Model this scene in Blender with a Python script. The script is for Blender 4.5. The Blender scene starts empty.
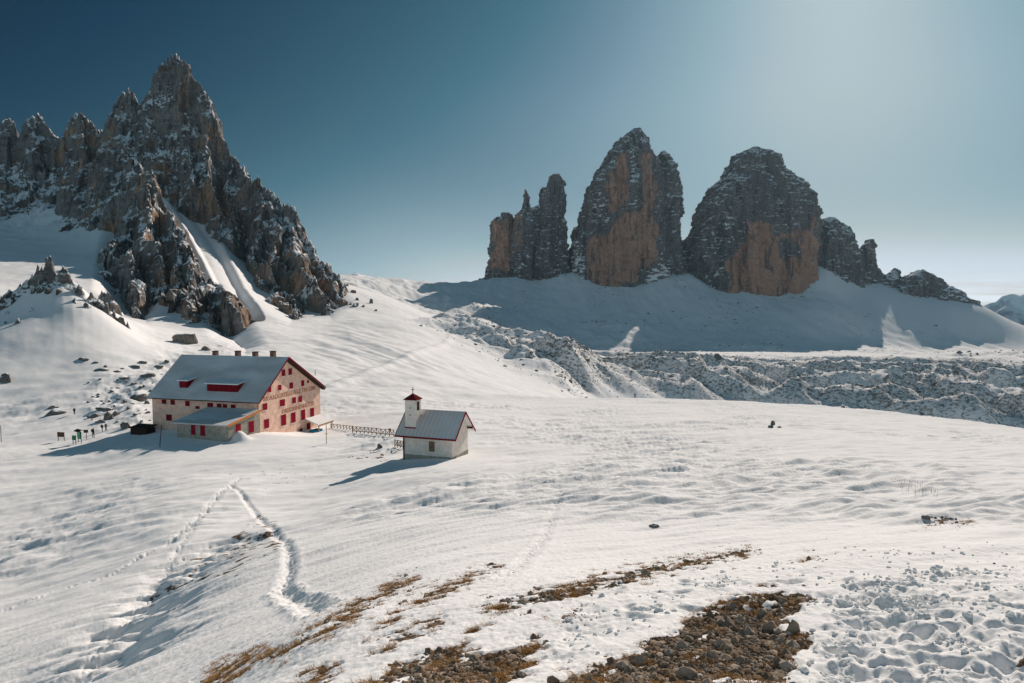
import bpy, bmesh, math, random
import numpy as np
from mathutils import Vector, Matrix, noise as mnoise

SC = bpy.context.scene
COL = SC.collection
R = math.radians
rng = np.random.default_rng(7)
random.seed(7)

# ------------------------------------------------------------------ camera, sky, sun, exposure
FPX, CX, CY, HORIZON = 660.0, 512.0, 341.5, 303.0
PITCH = math.atan((CY - HORIZON) / FPX)
SP, CP = math.sin(PITCH), math.cos(PITCH)

cam_d = bpy.data.cameras.new('camera')
cam = bpy.data.objects.new('camera', cam_d)
COL.objects.link(cam)
cam.location = (0, 0, 0)
cam.rotation_euler = (math.pi / 2 - PITCH, 0, 0)
cam_d.sensor_width = 36.0
cam_d.lens = 36.0 * FPX / 1024.0
cam_d.clip_start = 0.1
cam_d.clip_end = 60000.0
SC.camera = cam

SUN_AZ, SUN_EL = R(26.1), R(28.1)          # azimuth clockwise from +Y
sun_dir = Vector((math.sin(SUN_AZ) * math.cos(SUN_EL), math.cos(SUN_AZ) * math.cos(SUN_EL), math.sin(SUN_EL)))

SKY_STRENGTH, SKY_BACK = 0.06, 0.22
world = bpy.data.worlds.new('World')
SC.world = world
world.use_nodes = True
wn, wl = world.node_tree.nodes, world.node_tree.links
for n in list(wn):
    wn.remove(n)
w_out = wn.new('ShaderNodeOutputWorld')
w_bg = wn.new('ShaderNodeBackground')
w_sky = wn.new('ShaderNodeTexSky')
w_sky.sky_type = 'NISHITA'
w_sky.sun_disc = False
w_sky.sun_elevation = SUN_EL
w_sky.sun_rotation = SUN_AZ
w_sky.altitude = 2400.0
w_sky.air_density = 1.0
w_sky.dust_density = 1.6
w_sky.ozone_density = 1.0
w_bg.inputs['Strength'].default_value = SKY_STRENGTH
# thin warm cloud streaks low over the horizon
w_tc = wn.new('ShaderNodeTexCoord')
w_sep = wn.new('ShaderNodeSeparateXYZ')
wl.new(w_tc.outputs['Generated'], w_sep.inputs[0])
w_map = wn.new('ShaderNodeMapping')
w_map.inputs['Scale'].default_value = (4.0, 4.0, 110.0)
wl.new(w_tc.outputs['Generated'], w_map.inputs[0])
w_noi = wn.new('ShaderNodeTexNoise')
w_noi.inputs['Scale'].default_value = 1.3
w_noi.inputs['Detail'].default_value = 4.0
wl.new(w_map.outputs[0], w_noi.inputs['Vector'])
w_nr = wn.new('ShaderNodeMapRange')
w_nr.inputs['From Min'].default_value = 0.42
w_nr.inputs['From Max'].default_value = 0.66
wl.new(w_noi.outputs['Fac'], w_nr.inputs['Value'])
w_band = wn.new('ShaderNodeMapRange')
w_band.inputs['From Min'].default_value = 0.045
w_band.inputs['From Max'].default_value = 0.02
w_band.interpolation_type = 'SMOOTHSTEP'
wl.new(w_sep.outputs['Z'], w_band.inputs['Value'])
w_m = wn.new('ShaderNodeMath'); w_m.operation = 'MULTIPLY'
wl.new(w_nr.outputs[0], w_m.inputs[0]); wl.new(w_band.outputs[0], w_m.inputs[1])
w_m2 = wn.new('ShaderNodeMath'); w_m2.operation = 'MULTIPLY'
wl.new(w_m.outputs[0], w_m2.inputs[0]); w_m2.inputs[1].default_value = 0.75
w_mix = wn.new('ShaderNodeMixRGB')
w_mix.inputs[2].default_value = (10.5, 9.2, 8.2, 1)
# deep high-altitude sky: Nishita brightness, steepened away from the sun, graded teal to pale
def wmath(op, a, b=0.0):
    n = wn.new('ShaderNodeMath'); n.operation = op
    for k, v in enumerate((a, b)):
        if isinstance(v, bpy.types.NodeSocket): wl.new(v, n.inputs[k])
        else: n.inputs[k].default_value = v
    return n.outputs[0]
w_bw = wn.new('ShaderNodeRGBToBW'); wl.new(w_sky.outputs[0], w_bw.inputs[0])
w_dot = wn.new('ShaderNodeVectorMath'); w_dot.operation = 'DOT_PRODUCT'
wl.new(w_tc.outputs['Generated'], w_dot.inputs[0]); w_dot.inputs[1].default_value = sun_dir
w_d = wmath('MAXIMUM', w_dot.outputs['Value'], 0.45)
w_lum = wmath('MULTIPLY', wmath('POWER', w_bw.outputs[0], 1.55), wmath('EXPONENT', wmath('SUBTRACT', wmath('MULTIPLY', w_d, 1.84), 5.55)))
w_back = wn.new('ShaderNodeMapRange'); w_back.interpolation_type = 'SMOOTHSTEP'
w_back.inputs['From Min'].default_value = 0.42; w_back.inputs['From Max'].default_value = -0.15
w_back.inputs['To Min'].default_value = 0.0; w_back.inputs['To Max'].default_value = SKY_BACK
wl.new(w_dot.outputs['Value'], w_back.inputs['Value'])
w_lum = wmath('ADD', w_lum, w_back.outputs[0])
w_f1 = wn.new('ShaderNodeMapRange'); w_f1.interpolation_type = 'SMOOTHSTEP'
w_f1.inputs['From Min'].default_value = 0.74; w_f1.inputs['From Max'].default_value = 0.94
wl.new(w_dot.outputs['Value'], w_f1.inputs['Value'])
w_f2 = wn.new('ShaderNodeMapRange'); w_f2.interpolation_type = 'SMOOTHSTEP'
w_f2.inputs['From Min'].default_value = 0.30; w_f2.inputs['From Max'].default_value = 0.08
wl.new(w_sep.outputs['Z'], w_f2.inputs['Value'])
w_lum = wmath('MULTIPLY', w_lum, wmath('SUBTRACT', 1.0, wmath('MULTIPLY', wmath('MULTIPLY', w_f1.outputs[0], w_f2.outputs[0]), 0.42)))
w_ramp = wn.new('ShaderNodeValToRGB')
_st = [(0.0, (0.0, 0.008, 0.025)), (0.033, (0.0, 0.017, 0.042)), (0.052, (0.003, 0.035, 0.072)), (0.163, (0.06, 0.16, 0.212)),
       (0.29, (0.202, 0.309, 0.371)), (0.41, (0.31, 0.43, 0.47)), (0.52, (0.455, 0.53, 0.54)), (0.65, (0.60, 0.655, 0.72)), (1.0, (0.85, 0.88, 0.92))]
_el = w_ramp.color_ramp.elements
while len(_el) < len(_st): _el.new(0.5)
for _e, (_p, _c) in zip(_el, _st):
    _e.position = _p; _e.color = _c + (1,)
wl.new(w_lum, w_ramp.inputs[0])
w_post = wn.new('ShaderNodeMixRGB'); w_post.blend_type = 'MULTIPLY'; w_post.inputs[0].default_value = 1.0
_k = 1.0 / SKY_STRENGTH
w_post.inputs[2].default_value = (_k, _k, _k, 1)
w_tz = wn.new('ShaderNodeMapRange'); w_tz.inputs['From Min'].default_value = 0.08; w_tz.inputs['From Max'].default_value = 0.30
wl.new(w_sep.outputs['Z'], w_tz.inputs['Value'])
w_tint = wn.new('ShaderNodeMixRGB'); w_tint.inputs[1].default_value = (1, 1, 1, 1); w_tint.inputs[2].default_value = (0.95, 1.0, 1.06, 1)
wl.new(w_tz.outputs[0], w_tint.inputs[0])
w_tm = wn.new('ShaderNodeMixRGB'); w_tm.blend_type = 'MULTIPLY'; w_tm.inputs[0].default_value = 1.0
wl.new(w_ramp.outputs[0], w_tm.inputs[1]); wl.new(w_tint.outputs[0], w_tm.inputs[2])
wl.new(w_tm.outputs[0], w_post.inputs[1])
wl.new(w_m2.outputs[0], w_mix.inputs[0]); wl.new(w_post.outputs[0], w_mix.inputs[1])
wl.new(w_mix.outputs[0], w_bg.inputs['Color'])
wl.new(w_bg.outputs[0], w_out.inputs['Surface'])

sun_d = bpy.data.lights.new('sun', 'SUN')
sun_d.energy = 5.0
sun_d.angle = R(0.5)
sun_d.color = (1.0, 0.885, 0.785)
sun = bpy.data.objects.new('sun', sun_d)
COL.objects.link(sun)
sun.rotation_euler = sun_dir.to_track_quat('Z', 'Y').to_euler()

SC.view_settings.view_transform = 'Standard'
SC.view_settings.look = 'None'
SC.view_settings.gamma = 1.0
SC.view_settings.exposure = 0.0
SC.view_settings.use_curve_mapping = False
SC.render.engine = 'CYCLES'

# ------------------------------------------------------------------ helpers: projection
def W(px, py, D):
    a = (px - CX) / FPX; v = (CY - py) / FPX
    dy = CP + SP * v; dz = -SP + CP * v
    return (a / dy * D, D, dz / dy * D)

def ray(px, py):
    a = (px - CX) / FPX; v = (CY - py) / FPX
    return Vector((a, CP + SP * v, -SP + CP * v))

def proj(x, y, z):
    f = y * CP - z * SP
    f = np.where(f < 0.05, 0.05, f)
    u = y * SP + z * CP
    return CX + FPX * x / f, CY - FPX * u / f

# ------------------------------------------------------------------ helpers: noise
_P = rng.permutation(256).astype(np.int32)
_P = np.concatenate([_P, _P, _P])
_g = rng.normal(size=(256, 3)).astype(np.float32)
_g /= np.linalg.norm(_g, axis=1)[:, None]
_a = rng.uniform(0, 2 * np.pi, 256).astype(np.float32)
_g2 = np.stack([np.cos(_a), np.sin(_a)], 1)

def pn2(x, y):
    x = np.asarray(x, np.float32); y = np.asarray(y, np.float32)
    xi = np.floor(x); yi = np.floor(y)
    xf = x - xi; yf = y - yi
    X = xi.astype(np.int64) & 255; Y = yi.astype(np.int64) & 255
    u = xf * xf * xf * (xf * (xf * 6 - 15) + 10); v = yf * yf * yf * (yf * (yf * 6 - 15) + 10)
    def c(dx, dy):
        g = _g2[_P[_P[X + dx] + Y + dy]]
        return g[..., 0] * (xf - dx) + g[..., 1] * (yf - dy)
    a = c(0, 0); b = c(1, 0); d = c(0, 1); e = c(1, 1)
    a = a + u * (b - a); d = d + u * (e - d)
    return (a + v * (d - a)) * 1.4

def pn3(x, y, z):
    x = np.asarray(x, np.float32); y = np.asarray(y, np.float32); z = np.asarray(z, np.float32)
    xi = np.floor(x); yi = np.floor(y); zi = np.floor(z)
    xf = x - xi; yf = y - yi; zf = z - zi
    X = xi.astype(np.int64) & 255; Y = yi.astype(np.int64) & 255; Z = zi.astype(np.int64) & 255
    f = lambda t: t * t * t * (t * (t * 6 - 15) + 10)
    u, v, w = f(xf), f(yf), f(zf)
    def c(dx, dy, dz):
        g = _g[_P[_P[_P[X + dx] + Y + dy] + Z + dz]]
        return g[..., 0] * (xf - dx) + g[..., 1] * (yf - dy) + g[..., 2] * (zf - dz)
    def lerp(a, b, t): return a + t * (b - a)
    return 1.5 * lerp(lerp(lerp(c(0,0,0), c(1,0,0), u), lerp(c(0,1,0), c(1,1,0), u), v),
                      lerp(lerp(c(0,0,1), c(1,0,1), u), lerp(c(0,1,1), c(1,1,1), u), v), w)

def fbm2(x, y, o=4, g=0.5):
    s = 0; a = 1.0
    for k in range(o):
        s = s + a * pn2(x * 2**k + 17.3 * k, y * 2**k - 9.1 * k); a *= g
    return s

def ridged2(x, y, o=4, g=0.5):
    s = 0; a = 1.0
    for k in range(o):
        s = s + a * (1 - 2 * np.abs(pn2(x * 2**k + 31.7 * k, y * 2**k + 5.9 * k))); a *= g
    return s

def fbm3(x, y, z, o=4, g=0.5):
    s = 0; a = 1.0
    for k in range(o):
        s = s + a * pn3(x * 2**k + 17.3 * k, y * 2**k - 9.1 * k, z * 2**k + 3.3 * k); a *= g
    return s

def sstep(a, b, x):
    t = np.clip((x - a) / (b - a), 0, 1)
    return t * t * (3 - 2 * t)

def in_poly(px, py, poly):
    r = np.zeros(px.shape, bool)
    n = len(poly)
    for i in range(n):
        x1, y1 = poly[i]; x2, y2 = poly[(i + 1) % n]
        if y1 == y2: continue
        c = ((y1 > py) != (y2 > py)) & (px < (x2 - x1) * (py - y1) / (y2 - y1) + x1)
        r ^= c
    return r

def poly_sd(px, py, poly):
    """signed distance, positive inside"""
    d = np.full(px.shape, 1e9, np.float32)
    n = len(poly)
    for i in range(n):
        d = np.minimum(d, seg_d(px, py, poly[i], poly[(i + 1) % n]))
    return np.where(in_poly(px, py, poly), d, -d)

def seg_d(px, py, a, b):
    ax, ay = a[0], a[1]; bx, by = b[0], b[1]
    L = max((bx - ax)**2 + (by - ay)**2, 1e-9)
    t = np.clip(((px - ax) * (bx - ax) + (py - ay) * (by - ay)) / L, 0, 1)
    return np.hypot(px - ax - t * (bx - ax), py - ay - t * (by - ay))

def line_d(px, py, pts):
    d = np.full(px.shape, 1e9, np.float32)
    for i in range(len(pts) - 1):
        d = np.minimum(d, seg_d(px, py, pts[i], pts[i + 1]))
    return d

# ------------------------------------------------------------------ helpers: mesh objects
def mesh_np(name, V, Q, mat, smooth=True, attrs=None, parent=None):
    me = bpy.data.meshes.new(name)
    V = np.ascontiguousarray(V, np.float32); Q = np.ascontiguousarray(Q, np.int32)
    k = Q.shape[1]
    me.vertices.add(len(V)); me.vertices.foreach_set('co', V.ravel())
    me.loops.add(Q.size); me.loops.foreach_set('vertex_index', Q.ravel())
    me.polygons.add(len(Q))
    me.polygons.foreach_set('loop_start', np.arange(0, Q.size, k, dtype=np.int32))
    me.polygons.foreach_set('use_smooth', np.full(len(Q), smooth, bool))
    me.update(calc_edges=True)
    for an, arr in (attrs or {}).items():
        a = me.attributes.new(an, 'FLOAT', 'POINT')
        a.data.foreach_set('value', np.ascontiguousarray(arr, np.float32).ravel())
    me.materials.append(mat)
    o = bpy.data.objects.new(name, me)
    COL.objects.link(o)
    if parent: o.parent = parent
    return o

def grid_quads(nr, nc, wrap=False):
    i = np.arange(nr - 1)[:, None]
    j = np.arange(nc if wrap else nc - 1)[None, :]
    j2 = (j + 1) % nc
    return np.stack([i * nc + j, i * nc + j2, (i + 1) * nc + j2, (i + 1) * nc + j], -1).reshape(-1, 4)

def obj(name, bm, mat, parent=None, smooth=False):
    me = bpy.data.meshes.new(name)
    bmesh.ops.recalc_face_normals(bm, faces=bm.faces)
    bm.to_mesh(me); bm.free()
    if smooth:
        me.polygons.foreach_set('use_smooth', np.full(len(me.polygons), True, bool))
    me.materials.append(mat)
    o = bpy.data.objects.new(name, me)
    COL.objects.link(o)
    if parent: o.parent = parent
    return o

def tag(o, label=None, cat=None, group=None, kind=None):
    if label: o['label'] = label
    if cat: o['category'] = cat
    if group: o['group'] = group
    if kind: o['kind'] = kind
    return o

def thing(name, label, cat, loc=(0, 0, 0), rz=0.0, group=None):
    o = bpy.data.objects.new(name, None)
    o.empty_display_size = 0.3
    COL.objects.link(o)
    o.location = loc; o.rotation_euler = (0, 0, rz)
    return tag(o, label, cat, group)

def copy_tree(o, parent=None):
    c = o.copy(); COL.objects.link(c); c.parent = parent
    for ch in list(o.children):
        copy_tree(ch, c)
    return c

def bx(bm, x0, x1, y0, y1, z0, z1):
    v = [bm.verts.new((x, y, z)) for z in (z0, z1) for y in (y0, y1) for x in (x0, x1)]
    for f in ((0, 2, 3, 1), (4, 5, 7, 6), (0, 1, 5, 4), (2, 6, 7, 3), (0, 4, 6, 2), (1, 3, 7, 5)):
        bm.faces.new([v[i] for i in f])

def prism(bm, prof, ax, a0, a1):
    """extrude a closed profile of 2D points along an axis ('x': profile is (y,z); 'y': (x,z); 'z': (x,y))"""
    def mk(p, a):
        if ax == 'x': return (a, p[0], p[1])
        if ax == 'y': return (p[0], a, p[1])
        return (p[0], p[1], a)
    A = [bm.verts.new(mk(p, a0)) for p in prof]; B = [bm.verts.new(mk(p, a1)) for p in prof]
    n = len(prof)
    bm.faces.new(A); bm.faces.new(list(reversed(B)))
    for i in range(n):
        bm.faces.new((A[i], B[i], B[(i + 1) % n], A[(i + 1) % n]))

def bar(bm, p, q, r, n=6, r2=None):
    p = Vector(p); q = Vector(q); d = (q - p)
    if d.length < 1e-6: return
    m = d.to_track_quat('Z', 'Y').to_matrix()
    r2 = r if r2 is None else r2
    A = []; B = []
    for i in range(n):
        a = 2 * math.pi * i / n
        o = m @ Vector((math.cos(a), math.sin(a), 0))
        A.append(bm.verts.new(p + o * r)); B.append(bm.verts.new(q + o * r2))
    bm.faces.new(list(reversed(A))); bm.faces.new(B)
    for i in range(n):
        bm.faces.new((A[i], A[(i + 1) % n], B[(i + 1) % n], B[i]))

# ------------------------------------------------------------------ materials
class MT:
    def __init__(s, name):
        s.m = bpy.data.materials.new(name); s.m.use_nodes = True
        s.n = s.m.node_tree.nodes; s.l = s.m.node_tree.links
        s.b = s.n['Principled BSDF']
        s.out = s.n['Material Output']
        s.b.inputs['Specular IOR Level'].default_value = 0.0
        s._geo = None
    def node(s, t, **kw):
        n = s.n.new(t)
        for k, v in kw.items(): setattr(n, k, v)
        return n
    def inp(s, sock, v):
        if isinstance(v, bpy.types.NodeSocket): s.l.new(v, sock)
        elif isinstance(v, (tuple, list)) and sock.type == 'RGBA': sock.default_value = tuple(v) + ((1,) if len(v) == 3 else ())
        else: sock.default_value = v
    def geo(s, out='Position'):
        if s._geo is None: s._geo = s.node('ShaderNodeNewGeometry')
        return s._geo.outputs[out]
    def pos(s, scale=(1, 1, 1), obj=False, rot=(0, 0, 0)):
        m = s.node('ShaderNodeMapping')
        m.inputs['Scale'].default_value = scale
        m.inputs['Rotation'].default_value = rot
        if obj:
            t = s.node('ShaderNodeTexCoord'); s.l.new(t.outputs['Object'], m.inputs[0])
        else: s.l.new(s.geo(), m.inputs[0])
        return m.outputs[0]
    def noise(s, vec, scale=1.0, detail=4.0, rough=0.55, dist=0.0):
        n = s.node('ShaderNodeTexNoise')
        n.inputs['Scale'].default_value = scale; n.inputs['Detail'].default_value = detail
        n.inputs['Roughness'].default_value = rough; n.inputs['Distortion'].default_value = dist
        s.l.new(vec, n.inputs['Vector'])
        return n.outputs['Fac']
    def attr(s, name):
        a = s.node('ShaderNodeAttribute'); a.attribute_name = name
        return a.outputs['Fac']
    def rng(s, v, a, b, c=0.0, d=1.0, smooth=True):
        n = s.node('ShaderNodeMapRange')
        if smooth: n.interpolation_type = 'SMOOTHSTEP'
        n.inputs['From Min'].default_value = a; n.inputs['From Max'].default_value = b
        n.inputs['To Min'].default_value = c; n.inputs['To Max'].default_value = d
        s.inp(n.inputs['Value'], v)
        return n.outputs[0]
    def math(s, op, a, b=0.0, clamp=False):
        n = s.node('ShaderNodeMath', operation=op); n.use_clamp = clamp
        s.inp(n.inputs[0], a); s.inp(n.inputs[1], b)
        return n.outputs[0]
    def mix(s, f, a, b):
        n = s.node('ShaderNodeMixRGB')
        s.inp(n.inputs[0], f); s.inp(n.inputs[1], a); s.inp(n.inputs[2], b)
        return n.outputs[0]
    def color(s, c): s.inp(s.b.inputs['Base Color'], c)
    def rough(s, r): s.inp(s.b.inputs['Roughness'], r)
    def bump(s, h, strength=0.5, dist=0.1):
        n = s.node('ShaderNodeBump')
        n.inputs['Strength'].default_value = strength; n.inputs['Distance'].default_value = dist
        s.inp(n.inputs['Height'], h)
        s.l.new(n.outputs[0], s.b.inputs['Normal'])
    def nz(s):
        x = s.node('ShaderNodeSeparateXYZ'); s.l.new(s.geo('Normal'), x.inputs[0])
        return x.outputs['Z']

SNOW = (0.83, 0.82, 0.815)

def simple(name, col, var=0.15, scale=3.0, rough=0.7, metallic=0.0, bump=0.0):
    t = MT(name)
    n = t.noise(t.pos(obj=True), scale, 4)
    lo = tuple(c * (1 - var) for c in col); hi = tuple(min(1, c * (1 + var)) for c in col)
    t.color(t.mix(t.rng(n, 0.3, 0.7), lo, hi))
    t.rough(rough); t.b.inputs['Metallic'].default_value = metallic
    if bump: t.bump(n, bump, 0.02)
    return t.m

def mat_snow_ground():
    t = MT('snow_ground')
    fine = t.noise(t.pos(), 9.0, 5, 0.6)
    mid = t.noise(t.pos((1, 1, 1)), 0.6, 5, 0.6)
    streak = t.noise(t.pos((0.35, 1.6, 1), rot=(0, 0, R(-28))), 1.1, 5, 0.6)
    snow = t.mix(t.rng(mid, 0.3, 0.7), (0.79, 0.78, 0.775), SNOW)
    # bare ground: soil, dead grass, grit
    d1 = t.noise(t.pos(), 14.0, 5, 0.65)
    d2 = t.noise(t.pos(), 1.7, 4, 0.6)
    soil = t.mix(t.rng(d1, 0.35, 0.65), (0.07, 0.05, 0.036), (0.22, 0.155, 0.105))
    soil = t.mix(t.rng(d2, 0.52, 0.7), soil, (0.20, 0.105, 0.04))
    m = t.math('ADD', t.attr('bare'), t.math('MULTIPLY', t.math('SUBTRACT', t.noise(t.pos(), 5.0, 6, 0.7), 0.5), 0.9))
    m = t.rng(m, 0.46, 0.56)
    # rock poking through thin snow further away
    r1 = t.noise(t.pos(), 0.22, 6, 0.65)
    rockc = t.mix(t.rng(r1, 0.3, 0.7), (0.12, 0.11, 0.10), (0.30, 0.265, 0.225))
    k = t.math('ADD', t.attr('rocky'), t.math('MULTIPLY', t.math('SUBTRACT', t.noise(t.pos((1, 1, 1.6)), 0.34, 7, 0.8), 0.5), 2.1))
    k = t.rng(k, 0.47, 0.66)
    c = t.mix(k, snow, rockc)
    t.color(t.mix(m, c, soil))
    t.rough(0.95)
    h = t.math('ADD', t.math('MULTIPLY', fine, 0.25), t.math('ADD', t.math('MULTIPLY', mid, 0.6), t.math('MULTIPLY', streak, 0.8)))
    t.bump(h, 0.55, 0.10)
    return t.m

def mat_rock(name, snow_lo=0.40, snow_hi=0.62, orange=(0.36, 0.20, 0.115), base=0.0, fine=0.6, grey_k=1.0, scale=1.0, strata=0.5, warm=0.35):
    """limestone: grey with orange fresh faces, dark water streaks, and snow lying on whatever faces up"""
    t = MT(name)
    s = scale
    n1 = t.noise(t.pos(), 0.035 * s, 6, 0.6)
    n2 = t.noise(t.pos((1, 1, 1)), 0.16 * s, 6, 0.7)
    st = t.noise(t.pos((0.12, 0.12, 1.0)), 0.14 * s, 4, 0.6, 0.6)
    vs = t.noise(t.pos((1, 1, 0.09)), 0.075 * s, 5, 0.62, 0.3)
    grey = t.mix(t.rng(n2, 0.3, 0.72), tuple(grey_k * v for v in (0.085, 0.08, 0.078)), tuple(grey_k * v for v in (0.235, 0.215, 0.195)))
    grey = t.mix(t.math('MULTIPLY', t.rng(st, 0.45, 0.62), strata), grey, (0.27, 0.25, 0.235))
    org = t.mix(t.rng(n2, 0.3, 0.75), tuple(c * 0.72 for c in orange), tuple(min(1, c * 1.22) for c in orange))
    org = t.mix(t.rng(n1, 0.55, 0.75, 0, 0.5), org, (0.34, 0.27, 0.22))
    o = t.math('ADD', t.attr('orange'), t.math('MULTIPLY', t.math('SUBTRACT', vs, 0.5), 1.3))
    o = t.math('ADD', o, t.math('MULTIPLY', t.math('SUBTRACT', n1, 0.5), warm * 2.0))
    o = t.rng(o, 0.34, 0.62)
    c = t.mix(o, grey, org)
    dk = t.rng(vs, 0.50, 0.62)
    c = t.mix(t.math('MULTIPLY', dk, 0.72), c, (0.05, 0.052, 0.057))
    nz = t.nz()
    k = t.math('ADD', nz, t.math('MULTIPLY', t.math('SUBTRACT', n2, 0.5), 1.5))
    k = t.math('ADD', k, t.math('MULTIPLY', t.math('SUBTRACT', st, 0.5), strata * 0.9))
    n3 = t.noise(t.pos((1, 1, 1.15)), 0.42 * s, 4, 0.7)
    k = t.math('ADD', k, t.math('MULTIPLY', t.math('SUBTRACT', n3, 0.5), fine))
    lowf = t.noise(t.pos(), 0.018 * s, 3, 0.5)
    k = t.math('ADD', k, t.math('MULTIPLY', t.math('SUBTRACT', lowf, 0.5), 0.9))
    k = t.math('ADD', k, t.math('MULTIPLY', t.attr('orange'), -0.5))
    k = t.rng(k, snow_lo, snow_hi)
    t.color(t.mix(k, c, (0.80, 0.80, 0.80)))
    t.rough(0.85)
    h = t.math('ADD', t.math('MULTIPLY', n2, 1.0), t.math('MULTIPLY', vs, 0.8))
    t.bump(h, 0.8, 4.0 / s)
    return t.m

M_SNOW = mat_snow_ground()
M_TOWER = mat_rock('tower_limestone', 0.46, 0.74, orange=(0.45, 0.26, 0.18), fine=0.7, grey_k=0.95, strata=0.2, warm=0.32)
M_PEAK = mat_rock('peak_limestone', 0.44, 0.57, orange=(0.44, 0.285, 0.19), fine=0.6, grey_k=1.25, scale=1.6, strata=0.5, warm=0.45)
M_KNOLL = mat_rock('knoll_limestone', 0.40, 0.54, fine=0.4, orange=(0.27, 0.20, 0.13), scale=5.0, strata=0.6, warm=0.3)
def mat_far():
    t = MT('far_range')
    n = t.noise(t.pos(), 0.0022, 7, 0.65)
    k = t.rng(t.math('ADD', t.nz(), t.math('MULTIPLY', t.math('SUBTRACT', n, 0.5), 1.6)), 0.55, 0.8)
    t.color(t.mix(k, (0.045, 0.075, 0.11), (0.55, 0.58, 0.62))); t.rough(0.95)  # blue of the distance haze is put into the rock and snow colour
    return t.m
M_FAR = mat_far()

def mat_boulder():
    t = MT('boulder_limestone')
    n = t.noise(t.pos(), 2.2, 6, 0.65); n2 = t.noise(t.pos(), 14.0, 4, 0.6)
    c = t.mix(t.rng(n, 0.3, 0.7), (0.10, 0.095, 0.088), (0.25, 0.225, 0.195))
    c = t.mix(t.rng(n2, 0.55, 0.75, 0, 0.6), c, (0.33, 0.30, 0.26))
    k = t.rng(t.math('ADD', t.nz(), t.math('MULTIPLY', t.math('SUBTRACT', n, 0.5), 0.5)), 0.72, 0.86)
    t.color(t.mix(k, c, SNOW)); t.rough(0.85); t.bump(n2, 0.6, 0.05)
    return t.m
M_BOULDER = mat_boulder()

def mat_stone():
    t = MT('field_stone')
    n = t.noise(t.pos(), 11.0, 5, 0.65)
    tint = t.attr('tint')
    a = t.mix(tint, (0.17, 0.12, 0.082), (0.43, 0.35, 0.275))
    t.color(t.mix(t.rng(n, 0.35, 0.7, 0, 0.6), a, t.mix(tint, (0.24, 0.18, 0.13), (0.52, 0.47, 0.42))))
    t.rough(0.85); t.bump(n, 0.5, 0.02)
    return t.m
M_STONE = mat_stone()

def mat_grass():
    t = MT('dry_grass')
    k = t.attr('tint')
    t.color(t.mix(k, (0.13, 0.07, 0.028), (0.46, 0.25, 0.09)))
    t.rough(0.7)
    return t.m
M_GRASS = mat_grass()

# ================================================================== TERRAIN
# control points: (px, py, metres ahead of the camera)
NEAR = [
    (512,683,6.9),(0,683,25),(150,683,16),(240,683,11),(320,683,8.2),(1024,683,6.4),(760,683,6.5),(-300,683,32),(1300,683,6.5),
    (0,640,32),(150,640,22),(240,640,16.5),(310,632,11.5),(420,640,9.2),(700,640,7.8),(1024,640,7.5),
    (0,600,42),(160,600,31),(270,604,21.5),(340,602,15.5),(390,600,13),(500,600,11),(800,600,9.7),(1024,600,9.2),
    (-200,600,46),(1250,600,9.0),
    (0,560,54),(160,560,43),(300,565,29),(430,566,17.5),(640,560,15.5),(820,560,13.3),(1024,560,12.4),
    (0,520,68),(180,520,56),(330,520,47),(500,520,31),(700,520,27),(1024,520,23),
    (0,480,88),(200,480,75),(300,505,62.5),(325,493,68.3),(362,478,74.3),(400,468,78),(520,480,58),(760,480,49),(1024,480,45),
    (0,455,106),(100,455,101),(226,443,101),(330,455,90),(430,460,80.5),(470,454,86),(560,455,80),(760,455,76),(1024,455,78),
    (0,441,122),(80,438,118),(170,438,105),(259,434,107),(330,438,106),(316,431.5,123),(295,433.5,115),(400,440,100),
    (322,427,134),(400,420,125),(480,418,130),(560,425,128),(700,425,125),(860,430,122),(1024,440,112),
    (320,405,160),(400,402,168),(480,402,178),(560,402,185),(640,401,190),(720,403,190),(800,407,182),(880,414,170),(960,424,156),(1024,434,142),
    (1200,460,110),(-250,460,110),(-250,440,130),
]
NEAR_W = [(0,0,-1.62),(0,2,-2.02),(-2,1,-2.0),(2,1,-2.0),(-3,3,-2.75),(3,3,-2.75),(0,4.2,-2.75)]
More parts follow.
